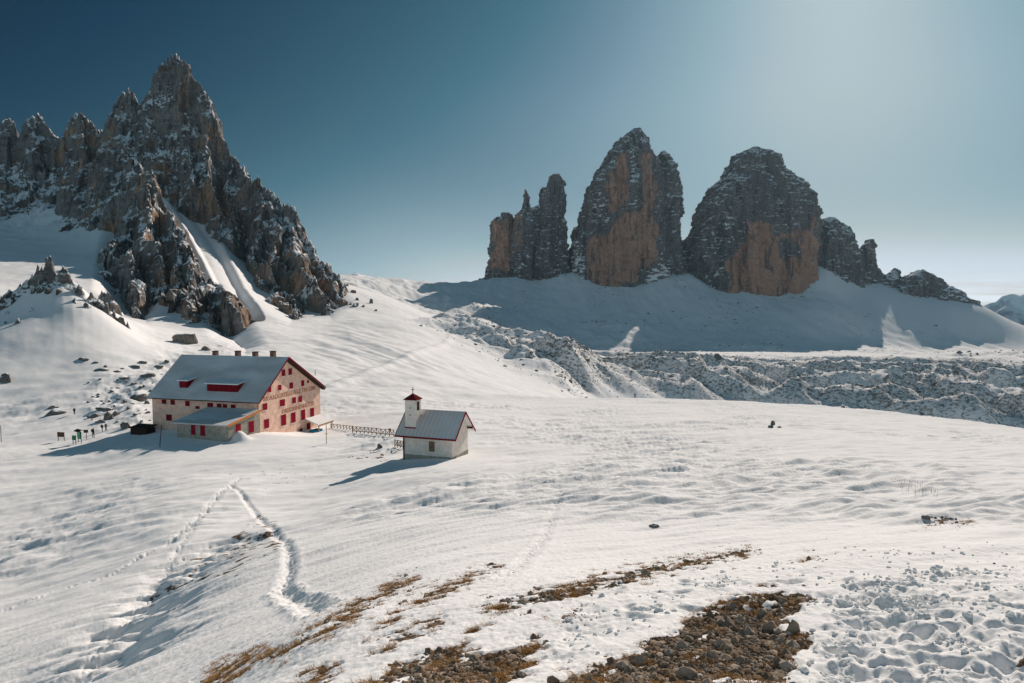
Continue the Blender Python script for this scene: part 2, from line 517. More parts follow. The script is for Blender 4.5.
FAR = [
    # slope behind the hut and up to the knoll
    (-300,470,100),(-250,420,140),(-200,360,180),(0,430,128),(0,412,142),(0,385,158),(0,350,178),(0,328,190),(0,305,212),(22,290,213),(45,277,214),(62,278,214),(80,293,214),(104,309,216),(20,312,201),(52,306,203),(45,292,250),(0,310,250),(60,425,127),(60,400,148),(60,365,174),(60,328,193),
    (100,425,126),(120,400,145),(120,370,175),(127,332,232),(155,420,125),(160,360,195),(185,425,122),(200,352,222),(240,365,205),(260,358,235),(240,410,140),
    (260,420,130),(320,410,150),(330,397,168),(330,370,220),(330,345,300),(300,345,290),(310,330,370),(330,318,450),(345,303,530),(335,286,800),(318,284,900),(345,280,1020),(300,284,800),
    # behind the knoll, bowl and couloir of the big peak
    (-60,295,300),(0,300,290),(0,278,400),(0,250,540),(0,222,690),(50,288,380),(50,255,540),(45,222,700),(100,290,400),(100,250,570),(100,218,690),
    (-150,300,300),(-150,240,600),(-150,205,760),(-320,330,300),
    (125,322,320),(150,316,370),(180,304,410),(190,332,300),(220,346,262),(120,190,730),(150,178,740),
    (170,198,690),(190,220,640),(205,247,570),(225,276,490),(245,302,420),(265,328,340),(285,346,285),
    # smooth slope falling right into the valley
    (400,398,172),(400,370,235),(400,345,320),(400,322,430),(395,306,580),(385,296,800),(365,284,1000),(385,285,1500),(405,313,900),(404,308,1330),(420,306,1420),(440,302,1500),(460,296,1620),(400,285,1950),(430,287,1980),(455,290,1980),
    (450,398,182),(450,372,260),(450,350,380),(445,332,540),(440,320,760),(435,316,1000),(440,313,1250),
    (500,399,200),(500,380,300),(500,362,430),(500,345,620),(490,330,850),(480,318,1080),
    (545,400,240),(545,388,340),(548,372,460),(550,357,640),(545,345,900),
    # hummocky plateau
    (600,403,430),(600,385,560),(600,365,760),(600,351,950),(680,404,520),(680,387,600),(680,370,700),(680,352,960),
    (760,409,530),(760,384,615),(760,369,720),(760,352,970),(850,418,515),(850,386,612),(850,370,720),(850,353,980),
    (940,428,500),(940,389,607),(940,371,720),(940,354,980),(1024,440,485),(1024,393,600),(1024,373,720),(1024,355,980),
    (1150,450,475),(1150,397,600),(1150,374,740),(1150,356,1000),
    # hollow behind the plateau, then scree under the towers
    (500,330,1180),(560,352,1180),(650,357,1200),(760,359,1200),(880,361,1200),(1000,361,1200),(1150,361,1200),
    (480,312,1430),(540,332,1420),(650,342,1430),(760,344,1430),(880,352,1430),(1000,354,1400),(1150,356,1400),
    (480,292,1680),(520,305,1640),(560,310,1640),(620,315,1640),(700,312,1650),(760,318,1650),(830,312,1670),(830,346,1500),(880,348,1550),(930,347,1580),(980,345,1620),(1020,345,1640),(880,324,1690),(930,325,1690),(975,328,1690),(1060,345,1660),
    (480,281,1900),(520,281,1900),(545,285,1880),(567,276,1900),(600,287,1880),(640,287,1880),(684,274,1920),(710,289,1880),(750,292,1870),(800,291,1870),(822,264,1900),
    (850,294,1850),(880,296,1830),(897,290,1880),(925,298,1830),(950,302,1790),(985,310,1740),(1005,318,1790),(1024,326,1780),(1024,330,1950),(980,320,2050),(1080,340,1740),(1200,356,1700),
    (430,298,2500),(400,296,2500),
    (560,290,2600),(700,295,2600),(850,300,2600),(1000,330,2500),(1100,345,2500),(1000,330,3200),(560,300,3200),(300,300,3200),(1200,350,3200),
    (-200,240,1100),(0,240,1100),(150,240,1100),(280,270,1100),(-200,270,2400),(0,280,2400),(200,285,2400),
]

def tps_fit(pts, vals, lam):
    n = len(pts)
    d2 = ((pts[:, None] - pts[None]) ** 2).sum(-1)
    K = np.where(d2 > 0, d2 * np.log(d2 + 1e-12), 0) + lam * np.eye(n)
    P = np.c_[np.ones(n), pts]
    A = np.block([[K, P], [P.T, np.zeros((3, 3))]])
    return np.linalg.solve(A, np.r_[vals, np.zeros(3)])

def tps_eval(pts, w, X):
    out = np.empty(len(X))
    for s in range(0, len(X), 20000):
        x = X[s:s + 20000]
        d2 = ((x[:, None] - pts[None]) ** 2).sum(-1)
        out[s:s + 20000] = (d2 * np.log(d2 + 1e-12)) @ w[:-3] + w[-3] + x @ w[-2:]
    return out

def ctrl(lst, extra=()):
    a = np.array([W(*p) for p in lst] + list(extra), float)
    r = np.hypot(a[:, 0], a[:, 1]); th = np.arctan2(a[:, 0], a[:, 1])
    r = np.maximum(r, 0.8)
    return np.c_[th * 1.6, np.log(r)], a[:, 2] / r

TH_C = np.linspace(R(-64), R(64), 220)
LR_C = np.linspace(math.log(0.8), math.log(3400), 330)

def tps_grid(lst, extra, lam):
    p, q = ctrl(lst, extra)
    w = tps_fit(p, q, lam)
    tt, ll = np.meshgrid(TH_C, LR_C)
    return tps_eval(p, w, np.c_[tt.ravel() * 1.6, ll.ravel()]).reshape(tt.shape)

QN = tps_grid(NEAR, [p for p in NEAR_W], 2e-3)
QF = tps_grid(FAR, [], 1e-3)

def lut(G, th, lr):
    a = np.clip((th - TH_C[0]) / (TH_C[1] - TH_C[0]), 0, len(TH_C) - 1.001)
    b = np.clip((lr - LR_C[0]) / (LR_C[1] - LR_C[0]), 0, len(LR_C) - 1.001)
    i = a.astype(int); j = b.astype(int); u = a - i; v = b - j
    return (G[j, i] * (1 - u) + G[j, i + 1] * u) * (1 - v) + (G[j + 1, i] * (1 - u) + G[j + 1, i + 1] * u) * v

# plateau edge radius against azimuth
_edge = [(-400, 150), (0, 150), (250, 158), (320, 172), (400, 185), (480, 195), (560, 196), (640, 197), (720, 197), (800, 190), (880, 179), (960, 168), (1024, 156), (1200, 120)]
E_TH = np.array([math.atan((p - CX) / FPX) for p, _ in _edge]); E_R = np.array([d * math.hypot(1, (p - CX) / FPX) for p, d in _edge])

def base_z(th, lr):
    r = np.exp(lr)
    zn = lut(QN, th, np.minimum(lr, math.log(230))) * r
    re = np.interp(th, E_TH, E_R)
    over = np.maximum(r - re, 0)
    zn = zn - over * 0.75 * (1 - np.exp(-over / 25.0)) - sstep(220, 400, r) * 400
    hx, hy = r * np.sin(th), r * np.cos(th)
    wob = sstep(410, 480, r) * sstep(1000, 800, r) * sstep(R(-3), R(6), th)
    lrw = lr + wob * (0.06 * fbm2(hx * .0075 + 2, hy * .0075, 3) + 0.03 * pn2(hx * .03, hy * .03))
    zf = lut(QF, th, lrw) * r
    zf = np.where(lr < math.log(112), zf - (math.log(112) - lr) * 60, zf)
    k = 1.2
    m = np.maximum(zn, zf)
    return m + k * np.log(np.exp((zn - m) / k) + np.exp((zf - m) / k)), zn, zf

# the fine grid
th_in = np.linspace(R(-39.5), R(39.5), 1060)
TH = np.concatenate([np.linspace(R(-62), R(-39.5), 70)[:-1], th_in, np.linspace(R(39.5), R(62), 70)[1:]])
def lseg(a, b, s): return np.arange(math.log(a), math.log(b), s)
LR = np.concatenate([lseg(0.8, 4.5, 0.04), lseg(4.5, 45, 0.0042), lseg(45, 260, 0.0062), lseg(260, 2000, 0.0052), lseg(2000, 3300, 0.02)])
NT, NR = len(TH), len(LR)
tt, ll = np.meshgrid(TH, LR)
rr = np.exp(ll)
X = rr * np.sin(tt); Y = rr * np.cos(tt)
Zb, Zn, Zf = base_z(tt, ll)
Z = Zb.copy()

def lookup(G, x, y):
    th = math.atan2(x, y); lr = 0.5 * math.log(x * x + y * y + 1e-9)
    i = int(np.clip(np.searchsorted(TH, th) - 1, 0, NT - 2)); j = int(np.clip(np.searchsorted(LR, lr) - 1, 0, NR - 2))
    u = min(max((th - TH[i]) / (TH[i + 1] - TH[i]), 0), 1); v = min(max((lr - LR[j]) / (LR[j + 1] - LR[j]), 0), 1)
    return (G[j, i] * (1 - u) + G[j, i + 1] * u) * (1 - v) + (G[j + 1, i] * (1 - u) + G[j + 1, i + 1] * u) * v

def ground(px, py, G=None):
    """where the pixel's ray meets the ground"""
    G = Z if G is None else G
    d = ray(px, py); h = math.hypot(d.x, d.y)
    th = math.atan2(d.x, d.y)
    i = int(np.clip(np.searchsorted(TH, th) - 1, 0, NT - 2)); u = (th - TH[i]) / (TH[i + 1] - TH[i])
    col = G[:, i] * (1 - u) + G[:, i + 1] * u
    q = col / np.exp(LR)
    s = d.z / h
    k = np.nonzero((q[1:] >= s) & (np.exp(LR[1:]) > 3.0))[0]
    if len(k) == 0: k = [NR - 3]
    k = k[0]
    q0, q1 = q[k], q[k + 1]
    v = (s - q0) / (q1 - q0) if q1 != q0 else 0
    r = math.exp(LR[k] + max(0, min(1, v)) * (LR[k + 1] - LR[k]))
    x, y = r * math.sin(th), r * math.cos(th)
    return Vector((x, y, lookup(G, x, y)))

def gline(pts, G=None):
    return [tuple(ground(px, py, G)[:2]) for px, py in pts]

PX, PY = proj(X, Y, Zb)
near_w = 1 - sstep(150, 260, rr)                # weight of the hut plateau
on_near = sstep(-1.0, 3.0, Zn - Zf)

ROCKY = [[(185,195),(212,240),(232,285),(250,300),(290,322),(332,318),(350,302),(300,205),(245,165),(200,120),(165,150)],
         [(118,165),(150,160),(170,192),(200,250),(203,296),(168,295),(146,320),(120,314),(96,288),(103,240)],
         [(196,252),(225,282),(264,346),(245,354),(213,336),(194,300)]]
for P_, k_ in zip(ROCKY, (0.032, 0.036, 0.030)):
    Z -= np.where((rr > 240) & (rr < 1200), sstep(-6, 34, poly_sd(PX, PY, P_)), 0) * k_ * rr
cl_ = sstep(-4, 6, poly_sd(PX, PY, [(160,180),(178,178),(215,225),(245,280),(262,318),(240,322),(215,275),(190,228)])) * (rr > 330) * (rr < 1200)
Z -= cl_ * 0.018 * rr
# broad drift shapes + wind-cut sastrugi
ca, sa = math.cos(R(24)), math.sin(R(24))
U = X * ca + Y * sa; Vv = -X * sa + Y * ca
bq = 1 - 0.85 * np.exp(-(np.hypot(X + 45, Y - 112) / 22) ** 4) - 0.85 * np.exp(-(np.hypot(X + 9, Y - 83) / 8) ** 4)
near_w = near_w * bq
drift = fbm2(U * 0.030, Vv * 0.075, 3)
Z += near_w * drift * np.interp(rr, [0, 8, 40, 120], [0.03, 0.10, 0.45, 0.55])
sas = np.clip(fbm2(U * 0.16 + 3, Vv * 0.62, 3, 0.55) + 0.12, -0.25, 2)
sas_m = sstep(-0.25, 0.45, fbm2(X * 0.03 + 50, Y * 0.03, 2)) * 0.85 + 0.15
Z += near_w * sas * (sas_m + 0.25) * np.interp(rr, [0, 9, 20, 60, 200], [0, 0.03, 0.24, 0.42, 0.34])
sas2 = np.abs(fbm2(U * 0.55, Vv * 1.9, 3, 0.55))
Z -= near_w * sas2 * np.interp(rr, [0, 8, 30, 100, 200], [0.01, 0.02, 0.06, 0.10, 0.05]) * sas_m

# the hollow with bare streaks in the left foreground
hol = gline([(105,660),(150,600),(180,570),(215,545)], Zb)
dh = line_d(X, Y, hol) + 1.6 * fbm2(U * .2, Vv * .5, 3)
hm = np.exp(-(dh / 2.4) ** 2) * (rr < 60)
Z -= hm * (0.45 + 0.35 * ridged2(U * 0.25, Vv * 0.9, 3))

# footpaths trodden into the snow
def trench(pts, width, depth, rough=0.4, lip=0.3):
    global Z
    w = gline(pts, Zb)
    d = line_d(X, Y, w) + 0.35 * width * pn2(X / width * 0.6, Y / width * 0.6)
    n = pn2(X / width * 1.7, Y / width * 1.7)
    Z += -depth * np.exp(-(d / width) ** 2) * (1 + rough * n) + lip * depth * np.exp(-((d - 1.7 * width) / (0.6 * width)) ** 2) * (1 + n)
trench([(232,488),(252,506),(270,525),(284,542),(290,560),(288,575),(282,588)], 0.27, 0.15, 0.6, 0.1)
trench([(282,588),(300,597),(322,606)], 0.3, 0.15)
trench([(240,478),(222,495),(200,515),(178,535),(150,553),(115,572),(60,590),(0,612)], 0.34, 0.07, 2.0, 0.2)
trench([(200,515),(170,560),(140,600),(105,640),(70,675)], 0.26, 0.035, 2.0, 0.2)
trench([(600,470),(560,500),(540,540),(505,575)], 0.2, 0.03, 1.5)
trench([(735,405),(748,412),(742,430),(752,450),(770,465)], 0.6, 0.08, 0.9)
# path traversing the slope below the peak
pw = gline([(332,386),(370,373),(410,358),(445,344),(470,332)], Zb)
dpw = line_d(X, Y, pw)
Z += np.exp(-((dpw) / 2.2) ** 2) * 0.9 - np.exp(-((dpw + 1.5) / 1.5) ** 2) * 0.5

# trampled, lumpy snow on the right
PXn, PYn = proj(X, Y, Z)
tr = sstep(-25, 40, poly_sd(PXn, PYn, [(800,583),(850,560),(940,556),(1060,565),(1100,720),(780,720),(815,640),(812,600)])) * (rr < 22)
tr2 = sstep(-15, 20, poly_sd(PXn, PYn, [(560,610),(640,585),(760,563),(830,560),(815,588),(700,603),(640,640),(560,668),(520,640)])) * (rr < 22) * 0.55
trm = np.maximum(tr, tr2)
lf = fbm2(X * 1.3, Y * 1.3, 5, 0.6)
trm = trm * (0.35 + 0.65 * sstep(-0.3, 0.4, fbm2(X * 0.7, Y * 0.7, 2)))
Z += trm * (0.085 * lf + 0.035 * np.abs(fbm2(X * 4 + 9, Y * 4, 3)) - 0.03)
foot = np.zeros_like(Z)
for k in range(110):
    fx = random.uniform(835, 1040); fy = random.uniform(572, 690)
    if k > 80: fx = random.uniform(620, 830); fy = random.uniform(570, 615)
    d = ray(fx, fy); t0 = ground(fx, fy, Zb)
    a = random.uniform(0, 3.14); c_, s_ = math.cos(a), math.sin(a)
    sel = (np.abs(X - t0.x) < 0.7) & (np.abs(Y - t0.y) < 0.7) & (rr < 25)
    dx = X[sel] - t0.x; dy = Y[sel] - t0.y
    fs = random.uniform(.6, 1.3)
    e = ((dx * c_ + dy * s_) / (0.17 * fs)) ** 2 + ((-dx * s_ + dy * c_) / (0.09 * fs)) ** 2
    foot[sel] += -0.08 * fs * np.exp(-e) + 0.02 * np.exp(-((np.sqrt(e) - 1.6) / 0.4) ** 2)
Z += np.clip(foot, -0.2, 0.1)
Z += (rr < 60) * fbm2(X * 5, Y * 5, 3, 0.6) * np.interp(rr, [0, 10, 40, 60], [0.012, 0.013, 0.012, 0.0])

# slope behind the hut: little rock steps poking through, gullied scree, hummocks
far_w = sstep(110, 170, rr) * (1 - on_near)
PXf, PYf = proj(X, Y, Zb)
step_m = sstep(-12, 18, poly_sd(PXf, PYf, [(85,415),(95,380),(140,372),(160,352),(230,340),(262,352),(240,370),(150,400),(140,425),(100,428)])) * (rr < 330)
Z += step_m * (0.9 * ridged2(X * 0.07, Y * 0.12, 4, 0.6) - 0.6)
Z += far_w * fbm2(X * 0.035, Y * 0.035, 4) * 0.9 * sstep(1600, 300, rr)
# gullies raking down the smooth slope
gul = sstep(0, 60, poly_sd(PXf, PYf, [(290,335),(345,298),(400,318),(470,350),(560,402),(330,402),(262,356)])) * (rr < 700)
ga, gb = math.cos(R(-52)), math.sin(R(-52))
Ug = X * ga + Y * gb; Vg = -X * gb * -1 + Y * ga
Vg = X * -gb + Y * ga
Z += gul * np.abs(fbm2(Ug * 0.009, Vg * 0.055, 3)) * 2.6
hum = sstep(0, 26, poly_sd(PXf, PYf, [(395,318),(470,312),(560,346),(700,350),(1100,352),(1300,360),(1300,470),(900,440),(560,404),(500,370)])) * sstep(330, 420, rr) * sstep(1120, 930, rr)
hw = fbm2(X * 0.008, Y * 0.008, 2) * 45
hb = ridged2((X * 0.85 + Y * 0.35 + hw) * 0.0044, (Y * 0.85 - X * 0.2 + hw) * 0.0088, 4, 0.42) + 0.2
Z += hum * (hb * np.interp(rr, [380, 520, 650, 800, 1000], [12, 12, 9, 8, 8]) - 5 + 2.6 * fbm2(X * 0.045, Y * 0.035, 4, 0.6))
rp = rr + 0.35 * X + 62 * fbm2(X * .0058, Y * .0058, 3, .55) + 26 * fbm2(X * .022, Y * .022, 3, .6) + 7 * fbm2(X * .08, Y * .08, 2)
fr_ = rp / 125.0 - np.floor(rp / 125.0)
Z += hum * np.interp(rr, [380, 520, 800, 1000], [14, 24, 26, 16]) * (sstep(0.0, 0.24, fr_) - fr_) * (0.55 + 0.45 * sstep(-.4, .4, fbm2(X * .005 + 9, Y * .005, 2)))
near_lip = hum * np.exp(-((rr - 560) / 90) ** 2)
# scree fans
scr = sstep(1300, 1500, rr) * sstep(2100, 1900, rr)
Z += scr * (ridged2(X * 0.006, Y * 0.0015, 4, 0.5) * 7 + fbm2(X * 0.02, Y * 0.02, 4, 0.6) * 2)
scr2 = sstep(1000, 1120, rr) * sstep(1600, 1400, rr)
Z += scr2 * fbm2(X * 0.012, Y * 0.012, 5, 0.6) * 6
sad = sstep(700, 900, rr) * sstep(R(-4), R(-9), tt) * sstep(2200, 1600, rr)
Z += sad * (ridged2(X * 0.008, Y * 0.008, 5, 0.55) * 5 - 9)

# level the snow against the two buildings
def hut_xy(x, y, o, a):
    c_, s_ = math.cos(a), math.sin(a)
    dx, dy = x - o[0], y - o[1]
    return dx * c_ + dy * s_, -dx * s_ + dy * c_
HUT_O, HUT_A = (-41.26, 107.0), R(-15)
CH_O, CH_A = (-6.94, 80.0), R(-19)

hp = ground(238.5, 441, Zb)
Z += 1.5 * np.exp(-((X - hp.x) / 1.3) ** 2 - ((Y - hp.y - .4) / 1.0) ** 2)
Z -= 0.9 * np.exp(-((X + 34.5) / 7) ** 2 - ((Y - 116) / 9) ** 2)
# masks: bare soil / rock through snow
PXn, PYn = proj(X, Y, Z)
bare = np.full(Z.shape, -1.0, np.float32)
PATCH = [
    [(540,690),(556,676),(585,668),(612,662),(640,652),(648,640),(668,628),(692,617),(712,602),(742,597),(775,592),(803,587),(812,598),(796,612),(786,620),(812,632),(814,645),(806,660),(790,690)],
    [(372,690),(384,672),(408,660),(430,650),(458,640),(474,630),(488,625),(470,636),(463,652),(500,646),(536,638),(541,645),(533,672),(512,682),(500,690)],
    [(480,607),(500,598),(540,590),(575,583),(610,575),(650,567),(700,558),(752,549),(750,553),(700,564),(660,572),(625,583),(595,593),(560,600),(520,607),(497,612)],
    [(385,622),(402,606),(424,594),(450,583),(478,572),(500,565),(492,572),(470,580),(450,590),(425,603),(405,614)],
    [(308,640),(330,622),(352,606),(378,592),(400,580),(420,577),(405,587),(380,601),(358,617),(338,630)],
    [(350,652),(385,632),(415,622),(440,612),(452,622),(430,634),(395,646)],
    [(548,617),(575,610),(602,607),(596,612),(565,618)],
    [(292,690),(305,676),(322,664),(336,668),(318,690)],
    [(352,690),(362,680),(375,676),(372,690)],
    [(195,690),(212,668),(245,652),(285,645),(330,616),(322,636),(288,654),(250,664),(225,690)],
    [(918,521),(930,515),(955,517),(975,520),(955,523),(935,523)],
    [(815,555),(830,556),(822,560),(805,560)],
    [(376,455),(392,449),(405,448),(406,464),(394,467),(382,463)],
    [(1010,664),(1024,650),(1040,690),(1015,690)],
]
WGT = [1, 1, 0.85, 0.8, 0.9, 0.45, 0.55, 0.6, 0.5, 0.42, 0.5, 0.3, 1.0, 0.8]
for P_, w_ in zip(PATCH, WGT):
    sel = (rr < 45)
    sd = np.full(Z.shape, -99.0, np.float32)
    sd[sel] = poly_sd(PXn[sel], PYn[sel], P_)
    sd += 5.0 * fbm2(U * 1.1, Vv * 2.6, 3, 0.6) + 11.0 * fbm2(U * 2.2, Vv * 4.5, 4, 0.65) - 2.5
    bare = np.maximum(bare, np.clip(0.5 + sd * 0.06, -1, 0.55 + 0.45 * w_) * 1.0 - (1 - w_) * 0.25)
bare = np.where(rr < 10.5, bare - 0.5 * sstep(0.18, 0.5, fbm2(U * .75 + 3, Vv * 1.9, 4, .6)), bare)
# thin dark streaks in the hollow, along the trench and around the buildings
def streaks(px_poly, amt):
    global bare
    sel = (rr < 130)
    sd = np.full(Z.shape, -99.0, np.float32)
    sd[sel] = poly_sd(PXn[sel], PYn[sel], px_poly)
    m = sstep(-8, 12, sd)
    bare = np.maximum(bare, m * (0.34 + amt * fbm2(U * 0.55, Vv * 1.8, 4, 0.6)))
streaks([(140,600),(170,560),(225,535),(262,500),(285,520),(288,560),(240,580),(180,600),(150,615)], 0.42)
streaks([(256,520),(268,516),(286,540),(287,560),(281,584),(274,584),(276,560),(270,540)], 0.5)
streaks([(340,455),(375,440),(400,443),(402,460),(380,468),(350,465)], 0.55)
streaks([(200,470),(330,450),(345,480),(260,500)], 0.22)
Z -= np.clip(bare, 0, 1) * 0.05 * (rr < 40)

rocky = np.full(Z.shape, -1.0, np.float32)
gz_y, gz_x = np.gradient(Z, axis=0) / (np.gradient(rr, axis=0)), np.gradient(Z, axis=1) / (rr * np.gradient(tt, axis=1))
slope = np.hypot(gz_x, gz_y)
rocky = np.maximum(rocky, sstep(.02, .4, hum) * np.minimum(sstep(0.15, 0.8, slope) * 0.20 + 0.37 + 0.10 * sstep(650, 900, rr) + 0.24 * fbm2(X * .008, Y * .012, 2), 0.55) - np.where(hum > .03, (1 - hum) * .14, .6))
rocky = np.maximum(rocky, step_m * (0.10 + 0.30 * sstep(0.25, 0.7, slope)) - (1 - step_m) * 0.6)
rocky = np.maximum(rocky, scr2 * (0.38 + 0.14 * fbm2(X * .008, Y * .008, 2)) - (1 - scr2))
rocky = np.maximum(rocky, (scr > 0.5) * (0.04 + 0.09 * fbm2(X * 0.006, Y * 0.006, 2)) - (scr <= 0.5))
rocky = np.maximum(rocky, sad * (0.10 + 0.3 * sstep(0.4, 0.9, slope)) - (1 - sad))

V3 = np.stack([X, Y, Z], -1).reshape(-1, 3)
ground_o = mesh_np('snow_ground', V3, grid_quads(NR, NT)[:, ::-1], M_SNOW, True, {'bare': bare, 'rocky': rocky})
tag(ground_o, kind='structure')

# ================================================================== ROCK: heightfield peak
def densify(pts, step):
    out = []
    for a, b in zip(pts[:-1], pts[1:]):
        n = max(1, int(math.dist(a, b) / step))
        for k in range(n):
            t = k / n
            out.append([a[i] + t * (b[i] - a[i]) for i in range(3)])
    out.append(list(pts[-1]))
    return out

def spine(pts):
    """(px,py[,D]) list -> world points; missing D filled in linearly"""
    D = [p[2] if len(p) > 2 else None for p in pts]
    idx = [i for i, d in enumerate(D) if d is not None]
    Df = np.interp(range(len(pts)), idx, [D[i] for i in idx])
    return [W(p[0], p[1], Df[i]) for i, p in enumerate(pts)]

def rock_field(name, th0, th1, dth, r0, r1, dlr, ribs, mat, warp, flute, terr, sink=4.0, crestfade=0.0):
    th = np.arange(R(th0), R(th1), R(dth)); lr = np.arange(math.log(r0), math.log(r1), dlr)
    t2, l2 = np.meshgrid(th, lr); r2 = np.exp(l2)
    x = (r2 * np.sin(t2)).astype(np.float32); y = (r2 * np.cos(t2)).astype(np.float32)
    wx, wy = x.copy(), y.copy()
    dc = np.full(x.shape, 1e4, np.float32)
    for p in densify(spine(ribs[0][0]), 6.0 * r0 / 250.0):
        dc = np.minimum(dc, np.hypot(x - p[0], y - p[1]))
    cf = 0.22 + 0.78 * sstep(0, 45 * r0 / 250.0, dc)
    for k, (wl, am) in enumerate(warp):
        wx += cf * am * pn2(x / wl + 11 * k, y / wl); wy += cf * am * pn2(x / wl + 5, y / wl + 23 * k)
    H = np.full(x.shape, -1e4, np.float32)
    for pts, s1, d0, s2 in ribs:
        P = densify(spine(pts), 4.0 * r0 / 250.0)
        for p in P:
            d = np.sqrt((wx - p[0]) ** 2 + (wy - p[1]) ** 2)
            H = np.maximum(H, p[2] - np.where(d < d0, s1 * d, s1 * d0 + s2 * (d - d0)))
    fl = 0; fl2 = 0
    for wl, am in flute:
        q_ = am * (1 - np.abs(pn2((wx + .35 * wy) / wl + 3.3, wy / (2.2 * wl) - 8.1)) * 2.6)
        if wl < 14: fl2 = fl2 + q_
        else: fl = fl + q_
    H = H - fl * 0.7 * cf - fl2 * 0.7 * (0.35 + 0.65 * cf)
    for per, k in terr:
        ph = H / per + 0.7 * pn2(x / (per * 6), y / (per * 6)) + 0.25 * pn2(x / (per * 1.5), y / (per * 1.5))
        fr = ph - np.floor(ph)
        H = H + k * per * (sstep(0.25, 0.85, fr) - fr)
    fi = np.clip(np.searchsorted(TH, t2) - 1, 0, NT - 2); fj = np.clip(np.searchsorted(LR, l2) - 1, 0, NR - 2)
    fu = (t2 - TH[fi]) / (TH[fi + 1] - TH[fi]); fv = (l2 - LR[fj]) / (LR[fj + 1] - LR[fj])
    tz = (Z[fj, fi] * (1 - fu) + Z[fj, fi + 1] * fu) * (1 - fv) + (Z[fj + 1, fi] * (1 - fu) + Z[fj + 1, fi + 1] * fu) * fv
    keep = H > tz - sink
    Q = grid_quads(len(lr), len(th))[:, ::-1]
    kq = keep.ravel()[Q].any(1)
    Q = Q[kq]
    V = np.stack([x, y, np.maximum(H, tz - sink * 4)], -1).reshape(-1, 3)
    # horizontal roughening so that walls get overhangs and cracks
    used = np.unique(Q); remap = np.full(len(V), -1); remap[used] = np.arange(len(used))
    V = V[used]; Q = remap[Q]
    return V, Q

def rough3(V, amp, wl, zs=0.5, o=3):
    x, y, z = V[:, 0], V[:, 1], V[:, 2]
    n = fbm3(x / wl, y / wl, z / wl * zs, o, 0.55); m = fbm3(x / wl + 40, y / wl, z / wl * zs, o, 0.55)
    V = V.copy(); V[:, 0] += amp * m; V[:, 1] += amp * n
    return V

crest = [(-90,150,900),(-45,140,870),(-20,128,860),(-6,134),(2,122),(7,119,840),(13,126),(17,134),(22,136),(28,124),(33,117),(37,114,835),(42,118),(47,126),(55,135),(63,144,830),(68,128),(73,117),(77,114),(81,114,825),(87,121),(95,129),(102,133),(108,138,815),(112,124),(114,108),(119,99),(123,93),(127,89),(131,90,805),(136,97),(141,104,805),(146,98),(151,88),(155,76),(159,67),(164,61),(173,59,800),(183,61),(190,68),(194,80),(200,90),(206,97),(210,107),(213,118),(219,130),(227,145),(233,157),(238,166,760),(244,167),(246,176),(252,180),(258,179,730),(263,186),(270,192),(277,199),(281,204,700),(288,207),(294,212),(298,218),(302,230,665),(310,240),(316,248),(320,258),(328,262),(334,268,610),(340,275),(344,284,580),(347,297,560)]
PEAK = [
    ([(p[0], p[1] - 5) + tuple(p[2:]) for p in crest], 2.8, 50, 1.0),
    # ribs under the left pinnacles
    ([(7,120,838),(6,165,800),(4,205,740)], 2.4, 22, 1.2), ([(37,115,833),(40,165,795),(38,215,730)], 2.4, 22, 1.2),
    ([(80,115,822),(84,165,780),(78,215,715),(72,228,700)], 2.4, 22, 1.2), ([(108,140,812),(112,180,760),(100,215,700)], 2.2, 18, 1.2),
    ([(128,92,802),(120,140,775),(116,170,750)], 2.8, 22, 1.3),
    # the face
    ([(163,64,797),(155,105,778),(148,140,760)], 2.8, 22, 1.3), ([(176,62,797),(178,110,770),(185,135,752),(192,190,700)], 2.8, 24, 1.5),
    ([(205,98,785),(207,140,750),(212,185,705),(224,228,650)], 2.6, 30, 1.6), ([(232,158,765),(226,190,715),(228,232,648)], 2.6, 20, 1.6),
    # right-hand mass
    ([(262,188,725),(262,200,690),(254,236,630),(274,263,570),(290,289,510),(311,312,455)], 2.2, 40, 0.75),
    ([(290,212,690),(296,232,640),(307,258,580),(322,287,510),(328,312,465)], 2.2, 34, 0.75),
    ([(240,262,600),(254,268,570),(268,272,545),(287,297,480),(303,324,420)], 2.0, 34, 0.75),
    ([(318,255,640),(332,272,590),(344,300,520)], 2.4, 18, 1.1),
    ([(270,200,690),(280,230,640),(285,250,600)], 2.0, 34, 0.75),
    ([(296,300,470),(300,318,430)], 2.2, 10, 1.1),
    # front buttress
    ([(128,160,660),(136,160,650),(144,170,630),(152,178,610),(163,200,570),(180,220,520),(190,237,485),(194,258,450),(191,280,420)], 2.6, 40, 0.9),
    ([(146,180,610),(144,202,560),(158,245,470),(165,288,405)], 2.8, 18, 1.4), ([(136,195,590),(118,228,520),(136,271,430),(147,310,375)], 2.8, 18, 1.3),
    ([(118,228,520),(106,242,495),(103,277,420),(122,311,362)], 2.6, 14, 1.3), ([(180,222,515),(175,250,460),(180,285,400)], 2.6, 14, 1.3),
    # lower spur
    ([(196,258,480),(209,268,450),(226,289,395),(244,315,340),(254,345,285)], 2.2, 28, 0.85), ([(198,264,460),(200,300,375),(217,333,300)], 2.2, 24, 0.85),
    ([(222,300,370),(235,330,310)], 2.4, 10, 1.0),
    ([(85,255,500),(92,270,470)], 2.2, 14, 1.2),
]
V, Q = rock_field('peak', -46, -13.2, 0.058, 250, 1260, 0.0018, PEAK, M_PEAK,
                  [(80, 10), (34, 6), (14, 3), (6, 1.3)], [(48, 15), (24, 9), (12, 5), (6, 2.4), (3, 1.0)], [(21, 0.22), (7, 0.22)])
V = rough3(V, 3.0, 22, 0.3, 2)
V = rough3(V, 1.8, 7, 0.45, 3)
def hash2(a, b):
    v = np.sin(a * 127.1 + b * 311.7) * 43758.5453
    return (v - np.floor(v)) * 2 - 1
